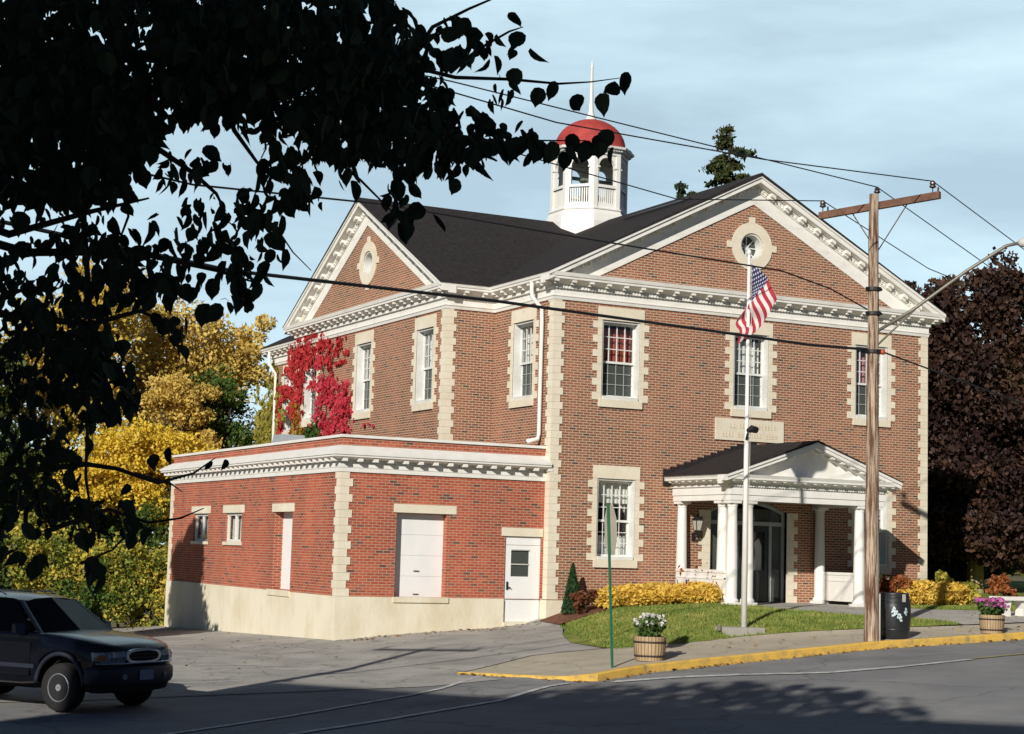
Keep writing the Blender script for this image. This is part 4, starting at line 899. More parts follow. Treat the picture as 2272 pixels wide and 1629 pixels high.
# half-barrel planters
def barrel(x, y, r, h, label, grp='half-barrel planters on the sidewalk'):
    z = gzz(x, y, False); t = thing('barrel_planter', label, 'planter', grp)
    m = M(); m.lathe([(r*.86, 0), (r*.95, h*.4), (r, h), (r-.03, h), (r-.035, h-.08), (0.01, h-.08)], (x, y, z), 28, cap=False); b = m.build('staves', barrelw, t, False)
    g = M()
    for k in range(28):
        a = 2*math.pi*k/28+.02; g.tube([(x+r*.865*math.cos(a), y+r*.865*math.sin(a), z+.01), (x+r*.955*math.cos(a), y+r*.955*math.sin(a), z+h*.4), (x+r*1.004*math.cos(a), y+r*1.004*math.sin(a), z+h)], .0045, 4)
    g.build('stave_joints', pmat('dark_joint', (.12, .08, .05), None, 4, .9) if 'dark_joint' not in MATS else MATS['dark_joint'], b)
    for za, f in ((.17, .91), (.74, .985)):
        q = M(); q.lathe([(r*f, h*za), (r*f+.012, h*za), (r*(f+.015)+.012, h*(za+.07)), (r*(f+.015), h*(za+.07))], (x, y, z), 28, cap=False); q.build('hoop', hoop, t, True)
    s = M(); s.lathe([(r-.04, h-.06), (.01, h-.05)], (x, y, z), 24, cap=False); s.build('soil', mulch, t)
    rebase(t, (x, y, z)); return z+h-.06
def flowers(x, y, z, label, name, leafm_, petal, hh, rad, nst, fl_n, spread=1.0, size=.05):
    t = thing(name, label, 'flowers'); P = []; st = M(); heads = []
    for i in range(nst):
        a = random.uniform(0, 6.28); r = rad*math.sqrt(random.random()); b = Vector((x+r*.45*math.cos(a), y+r*.45*math.sin(a), z)); h = hh*random.uniform(.55, 1)
        tip = Vector((x+r*spread*math.cos(a), y+r*spread*math.sin(a), z+h)); mid = b.lerp(tip, .5)+Vector((0, 0, .05)); st.tube([b, mid, tip], .004, 4)
        for k in range(14): P.append(b.lerp(tip, random.uniform(.15, .95))+Vector((random.gauss(0, .03), random.gauss(0, .03), random.gauss(0, .02))))
        heads.append(tip)
    st.build('stems', leafm_, t); grid_quads('foliage', leaf_quads([tuple(p) for p in P], .045, aspect=2.2), leafm_, t)
    Q = []
    for hd in heads[:fl_n]:
        for k in range(9): Q.append(tuple(hd+Vector((random.gauss(0, size*.42), random.gauss(0, size*.42), random.gauss(0, size*.3)))))
    grid_quads('blossoms', leaf_quads(Q, size, aspect=1.0), petal, t); rebase(t, (x, y, z))
green_l = leafmat('herb_leaf', [(0, (0.03, 0.07, 0.015)), (.5, (0.07, 0.13, 0.03)), (1, (0.15, 0.19, 0.06))], .25, 2)
wpet = leafmat('white_petal', [(0, (.72, .70, .62)), (1, (.80, .79, .75))], .3, 2); ppet = leafmat('pink_petal', [(0, (.42, .07, .26)), (.5, (.58, .14, .42)), (1, (.70, .28, .55))], .3, 2)
b1x, b1y = -3.12, -9.95
zt = barrel(b1x, b1y, .315, .46, 'oak half-barrel holding white flowers beside the green sign post')
flowers(b1x, b1y, zt, 'tall white daisies growing in the barrel beside the sign post', 'daisies', green_l, wpet, .48, .3, 80, 52, 1.0, .048)
b2x, b2y = 6.0, -9.4
zt = barrel(b2x, b2y, .27, .40, 'oak half-barrel holding pink flowers near the right edge')
flowers(b2x, b2y, zt, 'bushy pink flowers in the barrel near the right edge', 'petunias', green_l, ppet, .42, .33, 70, 60, 1.0, .06)
# black painted barrel litter bin
tx_, ty_ = 3.36, -9.3; tz = gzz(tx_, ty_, False)
tb = thing('litter_barrel', 'tall black painted barrel with pale flower stencils beside the utility pole', 'barrel')
pr_ = [(.30, 0), (.315, .03), (.345, .3), (.36, .5), (.35, .72), (.315, .93), (.32, .95), (.31, .965), (.285, .96), (.27, .6), (.01, .55)]
m = M(); m.lathe(pr_, (tx_, ty_, tz), 32, cap=False); m.build('drum', pmat('black_barrel_paint', (.020, .022, .024), (.014, .015, .017), 3, .4, .1, 20), tb, True)
m = M()
for z_, r_ in ((.18, .333), (.75, .348), (.86, .331)): m.lathe([(r_, z_), (r_+.01, z_+.005), (r_+.01, z_+.03), (r_-.002, z_+.035)], (tx_, ty_, tz), 32, cap=False)
m.build('hoop', pmat('dull_hoop', (.04, .042, .045), None, 4, .35, metal=.4), tb, True)
m = M()
for ang, zc in ((-128, .62), (-122, .56), (-131, .54), (-112, .47), (-108, .42), (-86, .60), (-90, .53)):
    for k in range(6):
        a0_ = R(ang+random.uniform(-5, 5)); zz = zc+random.uniform(-.05, .05); rr_ = .366
        pts = []
        for i in range(5):
            th = 2*math.pi*i/5+k; aa = a0_+.065*math.cos(th)*.8; pts.append((tx_+rr_*math.cos(aa), ty_+rr_*math.sin(aa), tz+zz+.028*math.sin(th)))
        m.add(pts, [(0, 1, 2, 3, 4)])
m.build('stencil', pmat('pale_stencil_paint', (.55, .68, .70), None, 4, .6), tb)
m = M(); m.box(tx_-.05, tx_+.02, ty_-.36, ty_-.33, tz+.78, tz+.94); m.build('label_plate', pmat('label', (.5, .48, .45), None, 4, .6), tb)
rebase(tb, (tx_, ty_, tz))
# white stone bench at the right edge
bx, by = 9.45, -6.1; bz = gzz(bx, by, False)
bt = thing('stone_bench', 'white stone garden bench on the grass at the right edge', 'bench')
m = M(); m.box(bx-.3, bx+.9, by-.22, by+.22, bz+.40, bz+.49); m.build('seat', white, bt)
for dx in (-.08, .6): m = M(); m.prism([(-.16, 0), (.16, 0), (.13, .2), (.19, .40), (-.19, .40), (-.13, .2)], lambda p, q, a: (bx+dx+p, by+a, bz+q), -.13, .13); m.build('leg', white, bt)
rebase(bt, (bx, by, bz))

# ================================================================== vegetation
def shell_points(c, r, n, fill=.35):
    d = RNG.normal(size=(n, 3)); d /= np.linalg.norm(d, axis=1)[:, None]; k = np.where(RNG.random(n) < fill, RNG.random(n)**.5, 1+RNG.normal(-.06, .16, n))
    return np.asarray(c)+d*np.asarray(r)*k[:, None]
def blob_tree(name, label, base, clumps, leafmat_, size, trunk_r, trunk_mat=None, limbs=True, n_per=1.0, group=None, cat='tree', hang=.4, fill=.35, part='crown', trunk_top=None):
    t = thing(name, label, cat, group); P = []; cen = []
    if size > .12: n_per = n_per*3.4; size = size*.52
    for c, r, n in clumps:
        c = np.array(c); n = int(n*n_per); k = max(6, min(60, n//170))
        for _ in range(k):     # sub-clumps make the outline uneven and leave gaps
            d = RNG.normal(size=3); d /= np.linalg.norm(d); cc = c+d*np.array(r)*RNG.uniform(.35, .95); rr = np.mean(r)*RNG.uniform(.22, .42)
            P.append(shell_points(cc, (rr*1.15, rr*1.15, rr*.8), n//k, fill)); cen.append(cc)
    P = np.concatenate(P); grid_quads(part, leaf_quads(P, size, hang=hang, var=.45), leafmat_, t)
    if trunk_r:
        m = M(); b = Vector(base); cz = np.mean([c[2] for c, r, n in clumps]); top = Vector(trunk_top) if trunk_top else Vector((np.mean([c[0] for c, r, n in clumps]), np.mean([c[1] for c, r, n in clumps]), cz))
        mid = b.lerp(top, .5)+Vector((random.uniform(-.2, .2), random.uniform(-.2, .2), 0)); m.tube([b-Vector((0, 0, .4)), b, mid, top], [trunk_r*1.25, trunk_r, trunk_r*.75, trunk_r*.4], 10)
        if limbs:
            for cc in random.sample(cen, min(len(cen), 26)):
                s = b.lerp(top, random.uniform(.35, .95)); e = Vector(cc); m.tube([s, s.lerp(e, .5)+Vector((0, 0, .25)), e], [trunk_r*.35, trunk_r*.2, trunk_r*.07], 6)
        m.build('trunk', trunk_mat or bark, t, True)
    rebase(t, base); return t
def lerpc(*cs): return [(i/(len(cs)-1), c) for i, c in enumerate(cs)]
L_yel = leafmat('yellow_leaf', lerpc((.42, .34, .04), (.72, .52, .05), (.82, .60, .08), (.56, .50, .09)), .3, .5)
L_ora = leafmat('orange_tan_leaf', lerpc((.38, .28, .06), (.64, .46, .11), (.74, .54, .15), (.46, .43, .10)), .3, .5)
L_gold = leafmat('gold_leaf', lerpc((.24, .24, .05), (.60, .46, .08), (.74, .55, .13), (.62, .38, .10)), .3, .4)
L_grn = leafmat('green_leaf', lerpc((.02, .05, .01), (.05, .105, .02), (.12, .17, .03), (.26, .25, .045)), .3, .5)
L_mix = leafmat('mixed_autumn_leaf', lerpc((.03, .07, .014), (.11, .17, .03), (.36, .35, .06), (.66, .52, .08), (.56, .38, .14)), .3, 1.3)
L_dkg = leafmat('dark_green_leaf', lerpc((.012, .03, .008), (.035, .07, .016), (.12, .15, .035), (.34, .31, .07)), .25, .5)
L_pur = leafmat('purple_beech_leaf', lerpc((.016, .009, .010), (.032, .015, .013), (.05, .027, .02), (.10, .05, .03), (.07, .07, .025)), .2, .35)
L_con = leafmat('conifer_needle', lerpc((.02, .035, .01), (.05, .07, .02), (.12, .10, .03)), .2, .6)
L_hdg = leafmat('gold_hedge_leaf', lerpc((.50, .33, .04), (.80, .55, .09), (.86, .62, .14), (.62, .46, .08)), .3, 1.6)
TG = 'autumn trees behind the annex'
blob_tree('autumn_tree', 'tall gold-yellow tree at the left behind the annex', (-6.2, 27, -.7), [((-6.4, 26.5, 9.0), (2.3, 2.2, 2.4), 3600), ((-5.2, 26, 11.0), (1.5, 1.5, 1.6), 1900), ((-7.6, 27, 7.4), (1.8, 1.8, 1.6), 1600), ((-5.6, 25, 7.0), (1.7, 1.6, 1.5), 1500)], L_gold, .19, .28, group=TG)
blob_tree('autumn_tree', 'tall orange-tan tree between the gold tree and the roof eave', (-1.2, 29, -.9), [((-1.6, 28.4, 9.8), (2.0, 2.0, 2.4), 3000), ((.6, 28.6, 8.9), (1.6, 1.6, 2.0), 1700), ((-2.8, 28.4, 8.4), (1.5, 1.5, 1.6), 1300), ((1.4, 28, 10.2), (.9, .9, 1.2), 260), ((-1.4, 28, 6.6), (2.2, 2, 1.6), 1600)], L_ora, .19, .26, group=TG)
blob_tree('autumn_tree', 'pale tan-yellow rounded tree in the middle of the autumn trees', (-2.9, 23.5, -.8), [((-3.1, 23, 7.3), (1.35, 1.3, 1.1), 2000), ((-2.5, 23, 5.8), (1.2, 1.2, .8), 900)], L_ora, .15, .16, group=TG)
blob_tree('autumn_tree', 'low bright yellow tree just above the annex parapet', (-5.0, 19.6, -.6), [((-5.3, 19.0, 5.2), (1.9, 1.5, 1.0), 3000), ((-3.9, 19.2, 4.9), (1.6, 1.4, .9), 2100), ((-6.6, 19.4, 4.4), (1.4, 1.4, 1.0), 1500), ((-5.4, 18.8, 3.6), (1.5, 1.2, .9), 1200)], L_yel, .14, .16, group=TG)
blob_tree('autumn_tree', 'dark green tree beside the vine-covered corner', (-1.3, 24.2, -.9), [((-1.2, 24, 7.0), (1.35, 1.3, 1.9), 2200), ((-2.0, 24.2, 5.2), (1.6, 1.4, 1.4), 1500), ((-.4, 24, 5.0), (1.2, 1.2, 1.6), 1200)], L_grn, .15, .2, group=TG)
blob_tree('autumn_tree', 'shaded green tree at the left edge behind the dark car', (-11.2, 25, -.6), [((-11.0, 24.4, 6.0), (2.4, 2, 2.4), 3200), ((-9.2, 24, 4.4), (2.0, 1.8, 1.9), 2400), ((-12.4, 24, 3.6), (2.2, 1.8, 1.8), 2200), ((-9.8, 24, 8.0), (1.8, 1.6, 1.4), 1400)], L_dkg, .19, .26, group=TG)
blob_tree('autumn_tree', 'bare thin-twigged tree rising beside the side gable tip', (.9, 31, -1.0), [((1.0, 31, 9.0), (1.5, 1.5, 1.8), 160), ((1.6, 31, 7.4), (1.5, 1.4, 1.6), 420)], L_ora, .16, .18, group=TG)
def bank(name, label, x0, x1, y, h, n, mat, grp='bushes along the edge of the parking lot'):
    cl = []; x = x0
    while x < x1: cl.append(((x, y+random.uniform(-.4, .4), h*random.uniform(.42, .5)-.6), (.85, .8, h*random.uniform(.42, .55)), n)); x += .7
    return blob_tree(name, label, ((x0+x1)/2, y, gzz((x0+x1)/2, y)), cl, mat, .13, .05, limbs=False, group=grp, cat='bush', part='foliage')
blob_tree('autumn_tree', 'dark green tree filling the background low behind the yellow tree', (-8.6, 30.5, -.8), [((-9.4, 30, 3.2), (3.0, 1.8, 2.6), 3600), ((-6.0, 30.5, 3.4), (2.4, 1.8, 2.4), 3000), ((-12.5, 30.5, 4.0), (2.4, 1.8, 2.8), 2600), ((-3.0, 30.5, 3.4), (2.2, 1.6, 2.4), 2400)], L_grn, .22, .25, group=TG)
bank('bush', 'yellow-green bush bank directly left of the annex back corner', -7.3, -6.0, 15.9, 3.4, 1500, L_mix)
bank('bush', 'tall mixed green and orange bush left of the yellow-green bank', -9.3, -7.7, 16.9, 4.0, 1400, L_mix)
bank('bush', 'small dark green bush at the foot of the mixed bushes', -8.4, -7.2, 15.7, 1.7, 900, L_grn)
bank('bush', 'dark green bush bank behind the car roof', -13.8, -9.8, 17.2, 3.2, 1100, L_dkg)
bank('bush', 'leafy green bush behind the annex back wall, under the yellow tree', -5.9, -2.5, 17.4, 4.4, 900, L_grn)
blob_tree('columnar_tree', 'slim dense tree outside the frame left of the lot, shading the end of the annex', (-15.6, 3.4, -.4), [((-15.6, 3.4, 7.2), (1.1, 1.1, 1.7), 3200), ((-15.2, 3.1, 5.6), (1.5, 1.3, 1.0), 2600), ((-14.9, 2.6, 4.6), (1.3, 1.2, .7), 1200)], L_dkg, .22, .2)
bank('bush', 'green and gold bush hugging the annex back corner', -6.1, -5.3, 15.6, 2.6, 1300, L_mix)
bank('bush', 'low dark bushes in front of the shaded trees', -14.5, -6.2, 18.6, 2.2, 700, L_dkg)
# right-hand trees
blob_tree('purple_beech', 'huge dark purple-leaved tree right of the hall', (21.4, 8.2, 1.2), [((21.6, 8.6, 7.6), (2.5, 2.4, 2.6), 6500), ((22.2, 7.9, 11.4), (1.1, 1.2, 1.9), 2600), ((20.4, 8.7, 10.3), (1.2, 1.2, 1.9), 2400), ((19.6, 9.0, 8.0), (1.3, 1.2, 2.6), 2600), ((19.0, 9.3, 10.9), (.9, .9, 1.3), 1300), ((22.9, 8.0, 8.6), (1.0, 1.2, 2.0), 1800), ((20.6, 8.2, 5.0), (2.4, 2.2, 1.9), 5200), ((23.8, 7.8, 5.0), (2.0, 2.0, 2.2), 3600), ((21.6, 7.0, 3.2), (2.8, 1.4, .9), 4200), ((19.2, 8.2, 3.4), (1.6, 1.4, 1.3), 2400)], L_pur, .22, .32, palebark, limbs=False, hang=.9, trunk_top=(21.6, 8.4, 8))
blob_tree('shade_tree', 'dark broad tree with low clumps added for the shadow behind the purple tree', (27, 18, 1.4), [((25, 17, 5.4), (4.5, 3.2, 3.6), 5200), ((29, 16, 7.0), (3.2, 3, 4.2), 3600), ((20, 13, 3.2), (2.4, 2, 1.9), 3600), ((24, 13, 2.6), (3.0, 2, 1.2), 3600)], L_dkg, .28, .3)  # low dark clumps added to stand for deep shadow beneath the trees
# conifer behind the roof
def conifer():
    t = thing('conifer', 'sparse dark conifer top showing above the front roof slope', 'tree'); b = Vector((18.9, 20.0, 1.0)); m = M(); m.tube([b, (18.9, 20.0, 10), (18.85, 20, 20.0)], [.3, .2, .03], 8); P = []
    for i in range(80):
        z = 11+8.9*(i/80)**.9; Lb = (20.1-z)*.72*random.uniform(.45, 1.1)+.16; a = random.uniform(0, 6.28)
        s = Vector((18.88, 20, z)); e = s+Vector((math.cos(a)*Lb, math.sin(a)*Lb, random.uniform(-.35, .15))); m.tube([s, s.lerp(e, .6)+Vector((0, 0, .05)), e], [.035, .02, .008], 5)
        for k in range(int(95*Lb)+30): f = random.uniform(.2, 1.02); q = s.lerp(e, f); P.append((q.x+random.gauss(0, .10), q.y+random.gauss(0, .10), q.z+random.gauss(-.05, .055)))
    grid_quads('crown', leaf_quads(P, .095, aspect=2.2), L_con, t); m.build('trunk', bark, t, True); rebase(t, b)
conifer()
blob_tree('conifer', 'small tuft of evergreen top just above the roof left of the tall conifer', (17.4, 21, 1.1), [((17.4, 21, 16.9), (.55, .5, .5), 330), ((17.2, 21, 16.2), (.9, .8, .5), 400)], L_con, .13, .12, limbs=False)
def distant_woods():
    P = []
    for _ in range(240):
        a = random.uniform(-.5, math.pi+.5); r = random.uniform(75, 125); x, y = r*math.cos(a), r*math.sin(a); h = random.uniform(5, 9.5); z = float(gz(x, y))
        P.append(shell_points((x, y, z+h*.5), (random.uniform(3.5, 6), random.uniform(3.5, 6), h*.55), 150, .5))
    o = grid_quads('distant_woods', leaf_quads(np.concatenate(P), .8), leafmat('distant_leaf', lerpc((.03, .05, .015), (.10, .11, .03), (.26, .20, .05), (.30, .17, .06)), .2, .04)); structure(o, 'stuff')
distant_woods()
# hedges and shrubs by the walls
def hedge(name, label, pts, hh, ww, n, mat, grp=None, cat='hedge', size=.06):
    t = thing(name, label, cat, grp); P = []; tot = []
    for (xa, ya), (xb, yb) in zip(pts[:-1], pts[1:]):
        for _ in range(n):
            s = random.random(); x, y = xa+(xb-xa)*s, ya+(yb-ya)*s; a = random.uniform(0, 2*math.pi); k = 1-abs(random.gauss(0, .12)); bump = 1+.10*math.sin(x*4.1)+.07*math.sin(x*9.7+y*5)+random.uniform(-.06, .10)
            dx, dz = math.cos(a)*ww*k*bump, math.sin(a)*hh*.5*k*bump; P.append((x+random.gauss(0, .05), y+dx, gzz(x, y, False)+max(.03, hh*.5+dz)))
    for (x, y) in (pts[0], pts[-1]):
        q = shell_points((x, y, gzz(x, y, False)+hh*.48), (ww*.8, ww, hh*.5), n//3); P += [tuple(v) for v in q if v[2] > gzz(x, y, False)+.03]
    grid_quads('foliage', leaf_quads(P, size, flat=(0, 0, .35), aspect=1.9), mat, t)
    st = M()
    for _ in range(40 if n > 100 else 4): s = random.random(); x, y = pts[0][0]+(pts[-1][0]-pts[0][0])*s, pts[0][1]+(pts[-1][1]-pts[0][1])*s; z = gzz(x, y, False); st.tube([(x, y, z-.02), (x+random.gauss(0, .08), y+random.gauss(0, .1), z+hh*.6)], .01, 4)
    st.build('stems', bark, t); c = Vector(((pts[0][0]+pts[-1][0])/2, (pts[0][1]+pts[-1][1])/2, 0)); c.z = gzz(c.x, c.y, False); rebase(t, c)
HG = 'low gold hedges along the front'
hedge('gold_hedge', 'long low golden hedge under the front window left of the porch', [(1.05, -1.30), (2.2, -1.55), (3.35, -2.05)], .50, .44, 4200, L_hdg, HG)
hedge('gold_hedge', 'short low golden hedge at the right corner of the hall', [(10.6, -1.2), (12.3, -1.1)], .64, .45, 3000, L_hdg, HG)
def cone_shrub():
    t = thing('cone_shrub', 'small dark green conical evergreen against the main corner quoins', 'shrub'); x, y = .42, -.55; z = gzz(x, y, False); P = []
    for _ in range(3200): h = random.random()**1.3; r = .27*(1-h)**.8*(1-abs(random.gauss(0, .12))); a = random.uniform(0, 6.28); P.append((x+r*math.cos(a), y+r*math.sin(a), z+.05+1.2*h))
    grid_quads('foliage', leaf_quads(P, .035, hang=-1.5, aspect=2.2), leafmat('dwarf_spruce', lerpc((.012, .035, .012), (.025, .065, .02), (.04, .085, .03)), .1, 3), t); m = M(); m.tube([(x, y, z-.02), (x, y, z+.9)], [.03, .01], 6); m.build('stem', bark, t); rebase(t, (x, y, z))
cone_shrub()
L_bar = leafmat('barberry_leaf', lerpc((.05, .018, .014), (.11, .035, .022), (.16, .075, .03), (.30, .05, .03)), .2, 3)
blob_tree('barberry_bush', 'dark red barberry bush in front of the conical evergreen', (.42, -1.15, gzz(.42, -1.15, False)), [((.42, -1.15, gzz(.42, -1.15, False)+.38), (.30, .28, .30), 2600)], L_bar, .045, .02, limbs=True, cat='bush', part='foliage')
L_red = leafmat('red_shrub_leaf', lerpc((.10, .05, .02), (.26, .07, .03), (.36, .11, .04), (.16, .12, .03)), .2, 2)
blob_tree('red_bush', 'tall reddish-brown bush growing behind the black barrel', (10.1, -.95, .85), [((10.15, -.95, 1.45), (.5, .35, .55), 2600)], L_red, .06, .03, cat='bush', part='foliage')
blob_tree('green_bush', 'green leafy bush between the porch and the reddish bush', (9.75, -.6, .85), [((9.75, -.6, 1.8), (.28, .28, .45), 1500)], L_grn, .07, .02, cat='bush', part='foliage')
L_rus = leafmat('russet_leaf', lerpc((.20, .06, .02), (.38, .12, .04), (.30, .16, .05)), .2, 2)
blob_tree('russet_bush', 'russet bush on the lawn below the purple tree', (17.6, 2.6, 1.0), [((17.6, 2.6, 1.5), (.5, .5, .5), 1200)], L_rus, .07, .02, cat='bush', part='foliage')
blob_tree('gold_bush', 'small yellow-green shrub beside the hall right corner', (12.9, -.1, .9), [((12.9, -.1, 1.7), (.35, .35, .6), 700), ((14.6, 1.0, 1.4), (.5, .4, .4), 500)], L_mix, .07, .02, cat='bush', part='foliage')
hedge('dead_stalks', 'dry brown flower stalks poking above the long gold hedge', [(2.75, -1.9), (3.45, -2.2)], 1.0, .1, 40, L_rus, None, 'plant', .05)
# creepers on the side wall
def creeper(name, label, fn, blobs, mats, size, base):
    t = thing(name, label, 'climbing plant'); vm = M(); per = {}
    for (u, z, ru, rz, n, mk) in blobs:
        q = RNG.normal(size=(n, 2))*.58; dd = np.abs(RNG.normal(0, .035, n))+.025
        n2_ = max(3, n//26); cen_ = RNG.normal(size=(n2_, 2))*.72; q = cen_[RNG.integers(0, n2_, n)]+q*np.array([.34, .26]); pts = [fn(u+a*ru, z+b*rz, d) for (a, b), d in zip(q, dd)]; per.setdefault(mk, []).extend(pts)
        vm.tube([fn(u+random.uniform(-.1, .1), z-rz, .02), fn(u+random.uniform(-.2, .2), z, .03), fn(u+random.uniform(-.4, .4), z+rz, .02)], .012, 4)
    nrm = Vector(fn(0, 0, 1))-Vector(fn(0, 0, 0))
    for mk, pts in per.items(): grid_quads('foliage', leaf_quads(pts, size, flat=tuple(nrm*1.7), hang=1.0, aspect=1.4, var=.5), mats[mk], t)
    vm.build('stems', bark, t); rebase(t, base)
cm_ = {'r': leafmat('crimson_creeper', lerpc((.34, .02, .03), (.56, .04, .06), (.64, .07, .11), (.46, .04, .03)), .3, 1.8), 'd': leafmat('dark_red_creeper', lerpc((.26, .018, .022), (.48, .035, .04), (.58, .06, .06), (.38, .03, .03)), .3, 1.8),
       'o': leafmat('orange_creeper', lerpc((.30, .09, .02), (.42, .20, .03), (.40, .27, .04)), .3, 1.5), 'g': L_grn, 'y': leafmat('yellow_green_creeper', lerpc((.14, .15, .03), (.34, .30, .05), (.42, .36, .08)), .3, 1.2)}
fnS = lambda u, z, d: (-SB-d, u, z)
creeper('red_creeper', 'crimson and orange creeper covering the far end of the side wall', fnS, [
    (11.3, 5.6, 1.1, .75, 900, 'r'), (10.6, 6.2, .7, .5, 420, 'r'), (11.9, 6.6, .9, .6, 480, 'r'), (11.8, 5.2, 1.3, .3, 420, 'r'), (10.4, 5.1, .6, .12, 110, 'r'), (12.4, 7.5, .7, .5, 210, 'r'), (11.5, 7.0, .5, .35, 150, 'r'), (10.9, 6.75, .35, .3, 90, 'r'),
    (12.6, 8.1, 1.0, .4, 460, 'd'), (13.2, 8.6, .7, .4, 420, 'd'), (14.1, 8.5, .7, .5, 560, 'd'), (14.8, 7.8, .5, .8, 620, 'd'), (13.2, 9.05, .45, .2, 120, 'd'), (14.7, 6.9, .45, .8, 420, 'd'), (11.6, 8.0, .8, .2, 150, 'd'), (12.0, 8.45, .4, .12, 60, 'd'), (13.9, 8.1, .5, .35, 260, 'd'), (11.0, 7.75, .5, .10, 50, 'd'),
    (14.6, 6.2, .45, .5, 320, 'o'), (14.7, 5.6, .4, .4, 220, 'o'), (13.4, 5.3, .8, .35, 420, 'g'), (12.9, 5.7, .45, .5, 260, 'g'), (14.6, 5.2, .4, .3, 220, 'g'), (13.2, 4.95, .9, .2, 220, 'd'), (8.5, 5.75, .25, .06, 16, 'r'), (9.3, 5.0, .5, .06, 30, 'r')], cm_, .095, (-SB, 12.6, 1.0))
fnR = lambda u, z, d: (0-d, u, z)
creeper('yellow_creeper', 'yellow-green and red creeper on the far rear corner below the low eave', fnR, [
    (21.2, 6.7, .7, 1.0, 1300, 'y'), (21.5, 5.4, .8, .9, 1400, 'y'), (22.2, 5.8, .7, 1.0, 900, 'y'), (20.9, 7.9, .4, .5, 300, 'y'), (19.8, 5.6, .4, .8, 300, 'd'), (18.9, 7.7, 1.0, .5, 480, 'd'), (20.3, 7.6, .5, .4, 220, 'd'), (19.9, 4.9, .6, .4, 260, 'r'), (20.4, 6.6, .25, .8, 200, 'd')], cm_, .11, (0, 20.5, .6))

